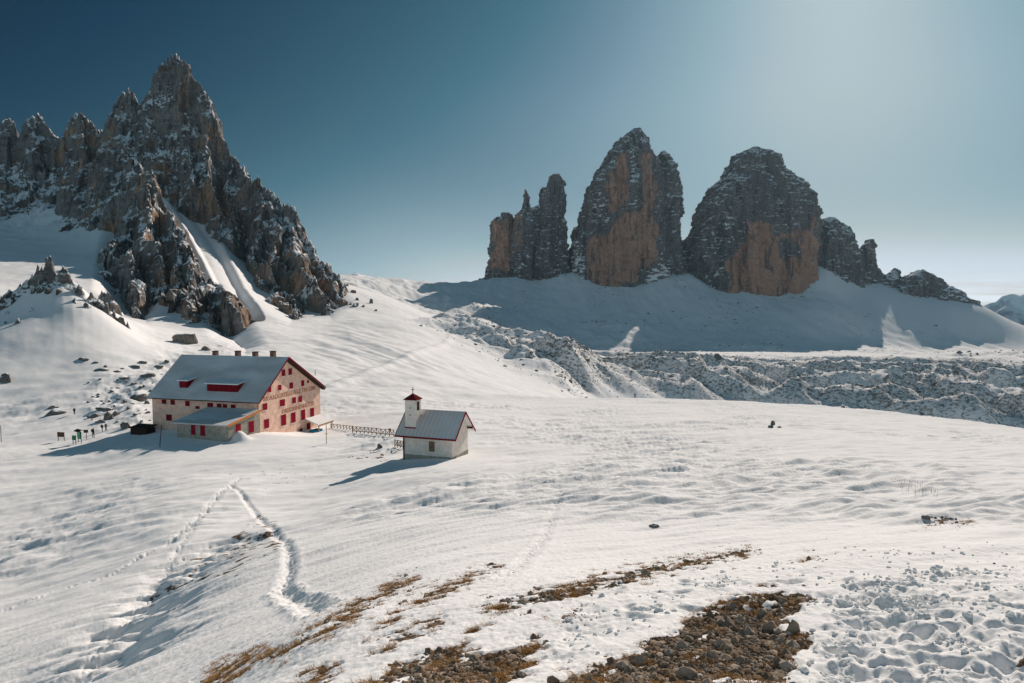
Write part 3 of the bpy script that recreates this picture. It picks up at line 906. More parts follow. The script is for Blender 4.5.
def blocks(V, specs):
    x, y, z = V[:, 0], V[:, 1], V[:, 2]; n = 0
    for cw, ch_, a1, a2 in specs:
        u = x + .5 * y + cw * .5 * pn3(x / (2 * cw), y / (2 * cw), z / (4 * cw))
        ci = np.floor(u / cw); cz = np.floor(z / ch_ + 3 * hash2(ci, 0 * ci) + .3 * pn3(x / ch_, y / ch_, z / ch_))
        n = n + a1 * hash2(ci, 0 * ci + 3.3) + a2 * hash2(ci, cz)
    V = V.copy(); V[:, 1] += n; V[:, 0] -= .45 * n
    return V
V = blocks(V, ((21, 48, 3.0, 3.5), (9, 19, 1.4, 2.0), (4.2, 8, .7, .9)))
org = 0.30 + 0.4 * fbm3(V[:, 0] / 40, V[:, 1] / 40, V[:, 2] / 60, 3) + 0.12 * sstep(0, -120, V[:, 2] - 60)
mp = mesh_np('mountain', V, Q, M_PEAK, True, {'orange': org})
tag(mp, kind='structure')

KN = [
    ([(10,288,213),(20,281,213),(34,271,214),(48,266,214),(62,267,214),(72,280,214),(80,290,214)], 1.6, 5, 2.2),
    ([(33,268,213),(38,261,213),(42,262,213)], 3.0, 5, 2.0), ([(46,262,214),(48,251,214),(51,249,214),(53,256,214)], 4.5, 5, 2.0), ([(62,262,214),(65,264,214)], 3.0, 3, 2.0),
    ([(-40,307,207),(-10,298,206),(12,292,207),(26,291,207)], 2.0, 1.6, 3.0), ([(34,283,209),(50,279,209),(60,284,209)], 2.2, 1.4, 3.0),
    ([(-20,313,200),(8,306,200),(34,303,201),(52,307,202)], 2.2, 1.9, 3.0), ([(60,295,207),(76,298,208),(88,304,208)], 2.2, 1.6, 3.0),
    ([(78,284,213),(90,292,213),(104,302,214),(126,317,216)], 2.2, 2.0, 3.0), ([(0,319,193),(14,316,193),(30,317,194)], 2.2, 1.6, 3.0),
    ([(92,307,209),(104,312,210),(116,319,211)], 2.2, 1.6, 3.0),
]
V, Q = rock_field('knoll', -44, -28, 0.05, 150, 290, 0.0011, KN, M_KNOLL,
                  [(20, 3.5), (8, 1.8), (3, 0.7)], [(13, 2.4), (6, 1.2), (2.6, 0.6), (1.2, 0.3)], [(4.6, 0.35), (1.5, 0.25)], sink=0.3)
V = rough3(V, 0.5, 2.5, 0.6, 3)
kn = mesh_np('rocky_knoll', V, Q, M_KNOLL, True, {'orange': 0.1 + 0 * V[:, 0]})
tag(kn, kind='structure')

# ================================================================== ROCK: the lofted towers
def tower(left, right, D, depth, lean=0.10, seed=0, N=420, rows=260, sup=3.2, am=1.0, sink=60, opolys=(), onot=(), och=0.0):
    lay = 0.12 if och else 0.3
    if depth == 280: lay = 0.5
    L = np.array([W(px, py, D)[::2] for px, py in left]); Rr = np.array([W(px, py, D)[::2] for px, py in right])
    zt = max(L[-1, 1], Rr[-1, 1]); zb = min(L[0, 1], Rr[0, 1]) - sink
    z = zb + (zt - zb) * np.linspace(0, 1, rows) ** 0.95
    xl = np.interp(z, L[:, 1], L[:, 0]); xr = np.interp(z, Rr[:, 1], Rr[:, 0])
    xr = np.maximum(xr, xl + 2.0)
    hw = (xr - xl) / 2; xc = (xr + xl) / 2
    wmax = hw.max()
    hd = depth / 2 * (hw / wmax) ** 0.45
    ph = np.linspace(0, 2 * np.pi, N, endpoint=False)
    # more samples on the side facing the valley
    ph = ph + 0.45 * np.sin(2 * (ph - np.pi / 2) ) * 0.5
    cx_, sy_ = np.cos(ph), np.sin(ph)
    ex = np.sign(cx_) * np.abs(cx_) ** (2 / sup); ey = np.sign(sy_) * np.abs(sy_) ** (2 / sup)
    frontset = lean * (z - zb)
    yc = D + frontset * 0.5
    XX = xc[:, None] + hw[:, None] * ex[None]
    YY = yc[:, None] + hd[:, None] * ey[None]
    ZZ = np.repeat(z[:, None], N, 1)
    nx = ex / np.hypot(ex, ey); ny = ey / np.hypot(ex, ey)
    so = seed * 37.7
    n = 10.0 * fbm3(XX / 70 + so, YY / 70, ZZ / 160, 2)
    n += -12.0 * np.abs(pn3(XX / 34 + so, YY / 34, ZZ / 170)) * 1.6 - 10.0 * np.abs(pn3(XX / 16 + so, YY / 16, ZZ / 75)) + 3.2 * fbm3(XX / 9 + so, YY / 9, ZZ / 9, 3, 0.6)
    zz = ZZ / 21 + 0.35 * pn3(XX / 90, YY / 90, ZZ / 90 + so)
    fr = zz - np.floor(zz)
    led = (1 - fr) ** 1.0
    zz2 = ZZ / 8.5 + 0.4 * pn3(XX / 50, YY / 50, ZZ / 50 - so); fr2 = zz2 - np.floor(zz2)
    lm = sstep(-0.3, 0.7, fbm3(XX / 60, YY / 60, ZZ / 25 + so, 3)) * lay
    n += lm * ((1.0 - fr) * 7.0 + (1 - fr2) * 3.5 - 5)
    n += 5.0 * pn3(XX / 30 + so, YY / 30, ZZ / 24) + 3.0 * pn3(XX / 15 + so, YY / 15, ZZ / 11) + 2.5 * pn3(XX / 10, YY / 10 + so, ZZ / 8)
    def hsh(a, b):
        v = np.sin(a * 127.1 + b * 311.7 + so) * 43758.5453
        return (v - np.floor(v)) * 2 - 1
    for cw, chh, a1, a2 in ((31.0, 85.0, 9.0, 7.0), (12.5, 34.0, 3.6, 3.0), (6.0, 15.0, 1.6, 1.4)):
        cu_ = XX + 0.45 * YY + cw * 0.55 * pn3(XX / (cw * 2.5), YY / (cw * 2.5), ZZ / (cw * 4) + so)
        ci = np.floor(cu_ / cw); cz = np.floor(ZZ / chh + 3 * hsh(ci, 0 * ci) + 0.35 * pn3(XX / chh, YY / chh, ZZ / chh))
        n += a1 * hsh(ci, 0 * ci + 3.3) + a2 * hsh(ci, cz)
    n *= am
    tap = np.clip((zt - z) / 25, 0.25, 1)[:, None]
    XX = XX + n * nx[None] * tap; YY = YY + n * ny[None] * tap
    ZZ = ZZ + 2.5 * fbm3(XX / 12, YY / 12, ZZ / 12, 2) * am
    V = np.stack([XX, YY, ZZ], -1).reshape(-1, 3)
    Q = grid_quads(rows, N, True)
    # close the top with a fan of degenerate quads towards the centre
    top = np.array([[xc[-1], yc[-1], zt + 1.0]])
    V = np.concatenate([V, top]); ti = len(V) - 1
    b = (rows - 1) * N; j = np.arange(0, N, 1)
    capq = np.stack([b + j, b + (j + 1) % N, np.full(N, ti), np.full(N, ti)], -1)
    px, py = proj(V[:, 0], V[:, 1], V[:, 2])
    o = 0.08 + 0.16 * fbm3(V[:, 0] / 60, V[:, 1] / 60, V[:, 2] / 120, 2)
    jit = 6 * fbm3(V[:, 0] / 25, V[:, 1] / 25, V[:, 2] / 40, 3)
    front = V[:, 1] < D + depth * 0.28
    for P_, k in opolys:
        o = np.where(front, np.maximum(o, k * sstep(-7, 6, poly_sd(px, py, P_) + jit)), o)
    for P_ in onot:
        o = o - 1.2 * sstep(-5, 4, poly_sd(px, py, P_) + jit)
    return V, Q, capq, o

def massif(name, parts, mat):
    VV, QQ, OO, TT, off = [], [], [], [], 0
    for V, Q, C, o in parts:
        VV.append(V); QQ.append(Q + off); TT.append(C[:, :3] + off); OO.append(o); off += len(V)
    V = np.concatenate(VV); Q = np.concatenate(QQ); T = np.concatenate(TT)
    T4 = np.concatenate([T, T[:, 2:3]], 1)
    ob = mesh_np(name, V, Q, mat, True, {'orange': np.concatenate(OO)})
    # cap triangles
    bm = bmesh.new(); bm.from_mesh(ob.data); bm.verts.ensure_lookup_table()
    for a, b, c in T:
        f = bm.faces.new((bm.verts[a], bm.verts[b], bm.verts[c])); f.smooth = True
    bm.to_mesh(ob.data); bm.free()
    tag(ob, kind='structure')
    return ob

DT = 1990
west_small = massif('mountain_peak', [
    tower([(488,285),(491,262),(493,245),(494,225),(497,218),(502,217)], [(524,285),(522,262),(518,240),(514,222),(512,214),(508,213)], DT, 120, 0.05, 1, 300, 200, opolys=[([(494,222),(512,218),(514,245),(512,270),(494,272)], 0.9)], och=0.4),
    tower([(508,288),(512,250),(513,226),(516,213),(520,206),(522,197),(525,189)], [(552,290),(548,250),(543,220),(539,211),(534,205),(531,197),(527,189)], DT - 25, 140, 0.12, 2, 320, 220, opolys=[([(514,215),(522,215),(522,255),(514,255)], 0.6)]),
    tower([(528,290),(534,240),(538,215),(542,200),(547,185),(548,178),(553,174)], [(571,288),(569,262),(568,240),(566,215),(565,195),(563,180),(560,174)], DT - 10, 150, 0.07, 3, 340, 240),
    tower([(503,292),(509,255),(516,230),(524,214),(534,206)], [(571,292),(568,255),(562,228),(552,212),(542,206)], DT + 5, 150, 0.12, 21, 340, 200),
    tower([(534,225),(538,205),(540,190),(542,187)], [(548,225),(547,205),(546,190),(544,187)], DT + 30, 40, 0.03, 4, 160, 120, sink=120),
    tower([(479,284),(484,276),(487,268)], [(496,284),(494,272),(490,266)], DT - 10, 60, 0.1, 5, 140, 80),
], M_TOWER)
grande = massif('mountain_peak', [
    tower([(569,290),(570,265),(571,250),(574,235),(580,217),(585,204),(592,187),(599,174),(604,166),(610,157),(615,148),(620,140),(626,134),(632,130)],
          [(672,292),(671,260),(668,230),(665,205),(662,185),(659,168),(655,158),(651,148),(647,138),(642,131)], DT, 260, 0.08, 6, 560, 320,
          opolys=[([(585,240),(607,236),(613,225),(628,212),(651,209),(657,225),(659,257),(650,274),(621,288),(584,290)], 1.0),
                  ([(606,185),(622,150),(630,148),(636,200),(612,215)], 0.8), ([(640,150),(652,152),(658,210),(642,208)], 0.75)],
          onot=[[(640,268),(672,262),(675,295),(645,292)], [(570,240),(584,240),(586,292),(570,292)], [(630,150),(637,150),(638,205),(632,205)]], och=0.3),
    tower([(640,292),(642,220),(648,180),(655,165),(660,155),(663,151)], [(685,292),(684,270),(682,245),(681,215),(680,190),(678,173),(672,166),(668,158),(665,151)], DT + 8, 190, 0.06, 7, 360, 280,
          opolys=[([(657,225),(664,215),(668,262),(659,262)], 0.75), ([(655,180),(662,170),(664,215),(656,215)], 0.4)]),
    tower([(672,288),(677,262),(680,248),(683,241)], [(696,290),(692,270),(689,252),(685,240)], DT + 20, 70, 0.1, 8, 180, 120),
], M_TOWER)
ovest = massif('mountain_peak', [
    tower([(684,292),(687,270),(690,248),(696,228),(701,212),(708,200),(715,188),(722,180),(728,176),(731,166),(734,158),(741,152),(748,150),(753,146)],
          [(816,296),(816,270),(816,240),(816,222),(815,210),(811,198),(805,188),(797,180),(789,175),(783,170),(779,161),(772,154),(764,151),(757,146)], DT - 20, 280, 0.11, 9, 600, 320,
          opolys=[([(751,223),(772,226),(774,236),(787,236),(794,228),(804,230),(816,214),(818,290),(789,297),(730,294),(727,264),(742,247)], 1.0), ([(747,170),(766,168),(764,200),(748,202)], 0.35)],
          onot=[[(780,242),(799,242),(799,257),(781,257)]], och=0.0),
    tower([(776,180),(779,170),(783,165)], [(790,182),(789,175),(787,166)], DT - 30, 30, 0.1, 10, 120, 60, sink=40),
], M_TOWER)
east_ridge = massif('mountain_peak', [
    tower([(806,296),(811,260),(814,236),(817,224),(822,219),(828,217)], [(870,302),(866,275),(861,255),(856,243),(850,233),(843,224),(836,218)], DT - 40, 170, 0.16, 11, 380, 240),
    tower([(842,300),(850,275),(857,258),(861,248),(866,243),(870,239)], [(892,302),(889,280),(884,266),(880,260),(879,246),(876,240)], DT - 40, 100, 0.14, 12, 300, 200, opolys=[([(870,243),(877,243),(879,270),(872,270)], 0.5)]),
    tower([(880,296),(886,280),(892,272),(896,268)], [(914,292),(908,280),(904,272),(899,268)], DT - 60, 70, 0.2, 13, 220, 120),
    tower([(893,300),(899,285),(903,278)], [(926,304),(918,286),(912,277)], DT - 95, 80, 0.2, 22, 200, 110),
    tower([(900,300),(906,284),(911,276),(917,272),(922,270)], [(968,312),(958,298),(950,288),(941,282),(934,275),(927,271)], DT - 120, 110, 0.2, 14, 300, 140),
    tower([(928,304),(940,292),(948,288),(953,286)], [(1002,322),(992,314),(984,307),(975,299),(965,292),(957,287)], DT - 170, 90, 0.25, 15, 300, 120),
], M_TOWER)

# far ranges beyond the gap and at the right edge
def far_range(name, prof, D, thick, seed):
    pts = [W(px, py, D) for px, py in prof]
    xs = np.array([p[0] for p in pts]); zs = np.array([p[2] for p in pts])
    nx, ny = 260, 70
    x = np.linspace(xs[0], xs[-1], nx); t = np.linspace(-1, 1, ny)
    gx, gt = np.meshgrid(x, t)
    zc = np.interp(gx, xs, zs)
    zb = -900.0
    prof_t = 1 - np.abs(gt) ** 0.8
    gy = D + gt * thick
    nz = ridged2(gx / (thick * 0.5) + seed, gy / (thick * 0.5), 5, 0.55)
    gz = zb + (zc - zb) * prof_t * (1 + 0.16 * (nz - 1.0) * (np.abs(gt) ** 0.5))
    o = mesh_np(name, np.stack([gx, gy, gz], -1).reshape(-1, 3), grid_quads(ny, nx), M_FAR, True, {'orange': np.zeros(nx * ny)})
    return tag(o, kind='structure')
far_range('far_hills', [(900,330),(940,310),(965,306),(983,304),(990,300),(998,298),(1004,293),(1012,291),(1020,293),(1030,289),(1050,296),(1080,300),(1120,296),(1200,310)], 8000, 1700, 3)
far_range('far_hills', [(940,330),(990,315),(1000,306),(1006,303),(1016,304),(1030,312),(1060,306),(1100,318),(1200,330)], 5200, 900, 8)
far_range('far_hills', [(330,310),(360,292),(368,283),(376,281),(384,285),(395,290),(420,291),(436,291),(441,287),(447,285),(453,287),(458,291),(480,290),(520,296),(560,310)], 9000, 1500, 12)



# ================================================================== BUILDINGS
class Frame:
    """a thing's local frame: lets a pixel be cast onto one of its own planes"""
    def __init__(s, loc, rz):
        s.M = Matrix.Translation(loc) @ Matrix.Rotation(rz, 4, 'Z'); s.I = s.M.inverted()
    def hit(s, px, py, axis, val):
        o = s.I @ Vector((0, 0, 0)); d = (s.I.to_3x3() @ ray(px, py))
        t = (val - o[axis]) / d[axis]
        return o + d * t

M_PLASTER = simple('salmon_plaster', (0.82, 0.55, 0.43), 0.14, 1.2, 0.9)
M_PLASTER_PALE = simple('pale_plaster', (0.76, 0.70, 0.63), 0.10, 1.5, 0.9)
M_CONC = simple('grey_rubble_wall', (0.34, 0.32, 0.27), 0.25, 3.0, 0.9, bump=0.4)
M_RED = simple('red_paint', (0.27, 0.016, 0.032), 0.15, 4.0, 0.6)
M_DRED = simple('dark_red_paint', (0.20, 0.014, 0.022), 0.2, 4.0, 0.6)
M_ORANGE = simple('orange_fascia', (0.62, 0.22, 0.06), 0.2, 3.0, 0.6)
M_DWOOD = simple('dark_timber', (0.05, 0.036, 0.028), 0.35, 6.0, 0.8)
M_WOOD = simple('weathered_timber', (0.20, 0.14, 0.09), 0.3, 8.0, 0.85)
M_TAN = simple('tan_timber', (0.42, 0.29, 0.17), 0.2, 6.0, 0.8)
M_BRICK = simple('chimney_masonry', (0.16, 0.10, 0.075), 0.3, 5.0, 0.9)
M_LETTER = simple('brown_lettering', (0.46, 0.24, 0.16), 0.1, 4.0, 0.8)
M_BLUE = simple('blue_tarpaulin', (0.05, 0.25, 0.40), 0.2, 2.0, 0.5)
M_IRON = simple('dark_iron', (0.03, 0.03, 0.032), 0.2, 4.0, 0.6)
M_GREEN = simple('green_board', (0.05, 0.20, 0.11), 0.2, 4.0, 0.6)
M_BROWN = simple('brown_board', (0.10, 0.06, 0.045), 0.2, 4.0, 0.7)
M_PAPER = simple('pale_map_panel', (0.22, 0.45, 0.33), 0.3, 7.0, 0.6)

def mat_roof(name, sheet, snow_amt):
    t = MT(name)
    n = t.noise(t.pos((0.6, 1.4, 1), obj=True), 0.20, 4, 0.55)
    w = t.node('ShaderNodeTexWave'); w.inputs['Scale'].default_value = 0.55; w.inputs['Distortion'].default_value = 0.0
    t.l.new(t.pos((1, 0.001, 0.001), obj=True), w.inputs['Vector'])
    k = t.rng(n, 0.62 - snow_amt * 0.4, 0.95 - snow_amt * 0.3)
    c = t.mix(t.rng(w.outputs['Fac'], 0.85, 1.0, 0, 0.25), sheet, (0.12, 0.12, 0.12))
    t.color(t.mix(k, c, (0.72, 0.73, 0.74)))
    t.rough(0.8)
    return t.m
M_ROOF = mat_roof('snowy_sheet_roof', (0.52, 0.51, 0.51), 0.80)
M_CROOF = mat_roof('thinly_snowed_roof', (0.66, 0.61, 0.58), 0.72)
M_SNOWCAP = simple('roof_snow', (0.82, 0.81, 0.80), 0.04, 1.0, 0.95)

def shutter_window(fr, parent, px0, py0, px1, py1, axis, val, sgn, mat, frame_mat):
    """closed red shutters in a thin plaster surround on a wall plane"""
    a = fr.hit(px0, py0, axis, val); b = fr.hit(px1, py1, axis, val)
    o = 1 - axis
    u0, u1 = sorted((a[o], b[o])); z0, z1 = sorted((a.z, b.z))
    def bb(bm, u0, u1, z0, z1, d0, d1):
        lo, hi = sorted((val + sgn * d0, val + sgn * d1))
        if axis == 0: bx(bm, lo, hi, u0, u1, z0, z1)
        else: bx(bm, u0, u1, lo, hi, z0, z1)
    um = (u0 + u1) / 2
    bm = bmesh.new()
    bb(bm, u0, um - 0.02, z0, z1, -0.05, 0.07); bb(bm, um + 0.02, u1, z0, z1, -0.05, 0.07)
    bb(bm, um - 0.02, um + 0.02, z0, z1, -0.05, 0.035)
    w = obj('window', bm, mat, parent)
    bm = bmesh.new(); t = 0.06
    bb(bm, u0 - t, u0 - 0.004, z0 - t, z1 + t, -0.04, 0.03); bb(bm, u1 + 0.004, u1 + t, z0 - t, z1 + t, -0.04, 0.03)
    bb(bm, u0 - 0.004, u1 + 0.004, z1 + 0.004, z1 + t, -0.04, 0.03)
    obj('frame', bm, frame_mat, w)
    bm = bmesh.new(); bb(bm, u0 - 0.09, u1 + 0.09, z0 - 0.09, z0 - 0.005, -0.04, 0.12)
    obj('sill', bm, frame_mat, w)
    return w

def z1px(zx, zy): return 130 + zx / 4.876, 340 + zy / 4.876

def build_hut():
    zb = -22.0
    loc = (HUT_O[0], HUT_O[1], zb)
    hut = thing('mountain_hut', 'large salmon mountain hut with red shutters and a long snow dusted grey roof', 'mountain hut', loc, HUT_A)
    fr = Frame(loc, HUT_A)
    EV, RG, W1, WT, LH = -16.2 - zb, -9.44 - zb, 8.5, 20.4, 22.5
    sl = (RG - EV) / W1; sb = (RG - EV) / (WT - W1)
    bm = bmesh.new()
    prism(bm, [(.6, -5), (WT - .7, -5), (WT - .7, EV + .7 * sb - .26), (W1, RG - .36), (.6, EV + .6 * sl - .26)], 'x', -LH + .7, -0.8)
    obj('wall', bm, M_PLASTER, hut)
    bm = bmesh.new()
    prism(bm, [(0, EV), (W1, RG), (WT, EV), (WT, EV - .16), (W1, RG - .18), (0, EV - .16)], 'x', -LH, 0.0)
    roof = obj('roof', bm, M_ROOF, hut)
    bm = bmesh.new()
    prism(bm, [(-.05, EV + .02), (W1, RG + .05), (WT + .05, EV + .02), (WT + .05, EV - .22), (W1, RG - .22), (-.05, EV - .22)], 'x', 0.003, 0.09)
    obj('verge_board', bm, M_RED, hut)
    bm = bmesh.new()
    bx(bm, -LH, -0.003, -0.10, -0.005, EV - .20, EV - .06)
    obj('gutter', bm, M_DWOOD, hut)
    bm = bmesh.new()
    prism(bm, [(W1 + .1, RG - .26), (WT - .1, EV - .20), (WT - .1, EV - .50), (W1 + .1, RG - .66)], 'x', -0.79, -0.03)
    obj('soffit', bm, M_DWOOD, hut)
    for px, tall in ((215.5, 1.15), (238, 1.25), (255.3, 1.15), (273, 1.35)):
        p = fr.hit(px, 354.5, 1, W1 + .9)
        zz = RG - 0.9 * sb
        bm = bmesh.new()
        bx(bm, p.x - .36, p.x + .36, W1 + .5, W1 + 1.3, zz - 0.8, zz + tall)
        c = obj('chimney', bm, M_BRICK, roof)
        bm = bmesh.new()
        bx(bm, p.x - .43, p.x + .43, W1 + .43, W1 + 1.37, zz + .003 + tall, zz + .10 + tall)
        obj('chimney_cap', bm, M_DWOOD, roof)
    # gable windows
    G = [(747,160,18,28),(780,154,18,28),(680,240,16,26),(729,232,17,23),(785,222,18,26),(841,211,15,25),(867,203,9,11),
         (657,325,23,27),(742,306,25,27),(799,294,19,25),(829,288,19,25),(665,408,25,38),(748,390,25,46),(795,378,23,43),(843,365,21,45),(887,353,19,39)]
    for zx, zy, w, h in G:
        a = z1px(zx - w / 2, zy - h / 2); b = z1px(zx + w / 2, zy + h / 2)
        shutter_window(fr, hut, a[0], a[1], b[0], b[1], 0, -0.8, 1, M_RED, M_PLASTER_PALE)
    # long wall windows
    for zx, zy, w, h in [(167,297,22,22),(209,300,22,24),(281,306,22,26),(330,325,20,15),(392,316,28,28),(436,320,24,28),(464,322,22,28),(504,324,24,26),(191,374,28,32)]:
        a = z1px(zx - w / 2, zy - h / 2); b = z1px(zx + w / 2, zy + h / 2)
        shutter_window(fr, hut, a[0], a[1] + .8, b[0], b[1] + .8, 1, 0.6, -1, M_DRED, M_PLASTER_PALE)
    # the two lines of lettering painted along the gable
    for txt, p0, p1 in (('RIF.A.LOCATELLI ALLE TRE CIME', (650, 283), (905, 238)), ('DREIZINNENH\u00dcTTE', (741, 342), (897, 316))):
        a = fr.hit(*z1px(*p0), 0, -0.8); b = fr.hit(*z1px(*p1), 0, -0.8)
        cu = bpy.data.curves.new('lettering', 'FONT'); cu.body = txt; cu.align_x = 'CENTER'; cu.align_y = 'CENTER'
        cu.size = 1.0; cu.extrude = 0.015; cu.offset = 0.022
        to = bpy.data.objects.new('lettering_source', cu); COL.objects.link(to)
        bpy.context.view_layer.update()
        me = bpy.data.meshes.new_from_object(to.evaluated_get(bpy.context.evaluated_depsgraph_get()))
        bpy.data.objects.remove(to)
        xs = [v.co.x for v in me.vertices]; wd = max(xs) - min(xs)
        L = abs(b.y - a.y); hgt = 1.02
        mm = Matrix(((0, 0, 1, 0), (1, 0, 0, 0), (0, 1, 0, 0), (0, 0, 0, 1)))
        me.transform(Matrix.Translation((-0.775, (a.y + b.y) / 2, (a.z + b.z) / 2)) @ mm @ Matrix.Diagonal((L / wd, hgt, 1, 1)))
        me.materials.clear(); me.materials.append(M_LETTER)
        lo = bpy.data.objects.new('lettering', me); COL.objects.link(lo); lo.parent = hut
    # dormers on the front slope
    def dormer(zx0, zx1, zyb, h, nwin):
        d = fr.I.to_3x3() @ ray(*z1px((zx0 + zx1) / 2, zyb)); o = fr.I @ Vector((0, 0, 0))
        t = (EV + sl * (o.y) * 1 - o.z) / (d.z - sl * d.y)
        p = o + d * t
        y, z = p.y, p.z
        x0 = fr.hit(*z1px(zx0, zyb), 1, y).x; x1 = fr.hit(*z1px(zx1, zyb), 1, y).x
        dl = h / (sl - 0.16)
        bm = bmesh.new()
        prism(bm, [(y, z - .2), (y, z + h), (y + dl, z + h + .16 * dl), (y + dl, z + h + .16 * dl - .3)], 'x', x0, x1)
        dm = obj('dormer', bm, M_DRED, hut)
        bm = bmesh.new()
        prism(bm, [(y - .35, z + h - .05), (y - .35, z + h + .14), (y + dl + .2, z + h + .16 * dl + .24), (y + dl + .2, z + h + .16 * dl + .02)], 'x', x0 - .3, x1 + .3)
        obj('dormer_roof', bm, M_SNOWCAP, dm)
        ww = (x1 - x0) / nwin
        for k in range(nwin):
            bm = bmesh.new()
            bx(bm, x0 + k * ww + .12, x0 + (k + 1) * ww - .12, y - .06, y - .004, z + .2, z + h - .18)
            obj('window', bm, M_DRED, dm)
    dormer(241, 282, 233, 1.25, 1)
    dormer(376, 525, 252, 1.3, 6)
    # annex in front of the long wall
    bm = bmesh.new()
    AE, AT = -18.6 - zb, -17.5 - zb
    prism(bm, [(-7.2, -4), (.58, -4), (.58, AT - .25), (-7.2, AE - .18)], 'x', -9.8, -0.35)
    obj('annex_wall', bm, M_CONC, hut)
    bm = bmesh.new()
    prism(bm, [(-7.7, AE), (.59, AT + .07), (.59, AT - .15), (-7.7, AE - .2)], 'x', -10.4, -0.04)
    obj('annex_roof', bm, M_ROOF, hut)
    bm = bmesh.new()
    prism(bm, [(-7.75, AE + .05), (.56, AT + .12), (.56, AT - .22), (-7.75, AE - .27)], 'x', -0.036, 0.05)
    obj('annex_verge_board', bm, M_ORANGE, hut)
    bm = bmesh.new()
    bx(bm, -0.60, -0.42, .28, .46, -3, EV - .2)
    obj('drainpipe', bm, M_TAN, hut)
    for zx, zy, w, h in [(309,437,22,50),(355,441,24,52)]:
        a = z1px(zx - w / 2, zy - h / 2); b = z1px(zx + w / 2, zy + h / 2)
        shutter_window(fr, hut, a[0], a[1], b[0], b[1], 1, -7.2, -1, M_RED, M_CONC)
    for zx, zy, w, h in [(527,434,25,40),(591,423,26,48)]:
        a = z1px(zx - w / 2, zy - h / 2); b = z1px(zx + w / 2, zy + h / 2)
        shutter_window(fr, hut, a[0], a[1], b[0], b[1], 0, -0.35, 1, M_RED, M_CONC)
    # porch at the far foot of the gable
    a = fr.hit(305, 419, 0, -0.8); b = fr.hit(319.6, 415, 0, -0.8)
    y0, y1, zt = a.y, b.y, (a.z + b.z) / 2
    bm = bmesh.new()
    prism(bm, [(-0.79, zt + .12), (2.1, zt - .95), (2.1, zt - 1.15), (-0.79, zt - .12)], 'y', y0, y1)
    obj('porch_roof', bm, M_SNOWCAP, hut)
    bm = bmesh.new()
    prism(bm, [(2.105, zt - .92), (2.18, zt - .95), (2.18, zt - 1.22), (2.105, zt - 1.20)], 'y', y0 - .05, y1 + .05)
    obj('porch_fascia', bm, M_TAN, hut)
    for y in (y0 + .2, y1 - .2):
        bm = bmesh.new(); bx(bm, 1.85, 2.0, y - .08, y + .08, -4, zt - 1.10)
        obj('porch_post', bm, M_TAN, hut)
    bm = bmesh.new(); bx(bm, -0.83, -0.74, y0 + .5, y0 + 1.7, zt - 3.2, zt - .9)
    dd = obj('door', bm, M_DRED, hut)
    bm = bmesh.new(); bx(bm, -0.735, -0.69, y0 + 1.5, y0 + 1.6, zt - 2.2, zt - 2.05)
    obj('handle', bm, M_IRON, dd)
    bm = bmesh.new(); bx(bm, -0.84, -0.75, y0 - 1.9, y0 - .9, zt - 2.4, zt - 1.5)
    obj('window', bm, M_DRED, hut)
    # tarpaulin-covered pile under the porch roof
    p = fr.hit(315.5, 433, 0, 1.2)
    bm = bmesh.new()
    bmesh.ops.create_cube(bm, size=1.0)
    bmesh.ops.subdivide_edges(bm, edges=bm.edges, cuts=5, use_grid_fill=True)
    for v in bm.verts:
        n = mnoise.noise(v.co * 3.0)
        v.co = Vector((v.co.x * 1.3, v.co.y * 2.6, v.co.z * 1.1 - 0.25 * abs(v.co.y) ** 2 * (v.co.z > 0))) + Vector((n, n, n)) * .10
    tp = obj('tarpaulin', bm, M_BLUE, None, True)
    tp.location = fr.M @ Vector((1.2, p.y, p.z + .1)); tp.rotation_euler = (0, 0, HUT_A)
    tag(tp, 'blue tarpaulin over a pile beneath the small snowy porch roof', 'tarpaulin')
    # low dark shelter against the left end of the long wall
    l2 = fr.M @ Vector((-21.3, -2.4, 0)); gz = lookup(Z, l2.x, l2.y)
    sh = thing('woodshed', 'low dark timber woodshed at the left foot of the long hut wall', 'shed', (l2.x, l2.y, gz), HUT_A)
    bm = bmesh.new(); bx(bm, -1.6, 1.7, -.7, 1.2, -1.5, 1.0); obj('wall', bm, M_DWOOD, sh)
    bm = bmesh.new(); prism(bm, [(-1.0, 1.003), (1.5, 1.25), (1.5, 1.38), (-1.0, 1.13)], 'x', -1.8, 1.9); obj('roof', bm, M_DWOOD, sh)
    return hut, fr
hut, HF = build_hut()

def z5px(zx, zy): return 390 + zx / 8.033, 385 + zy / 8.033

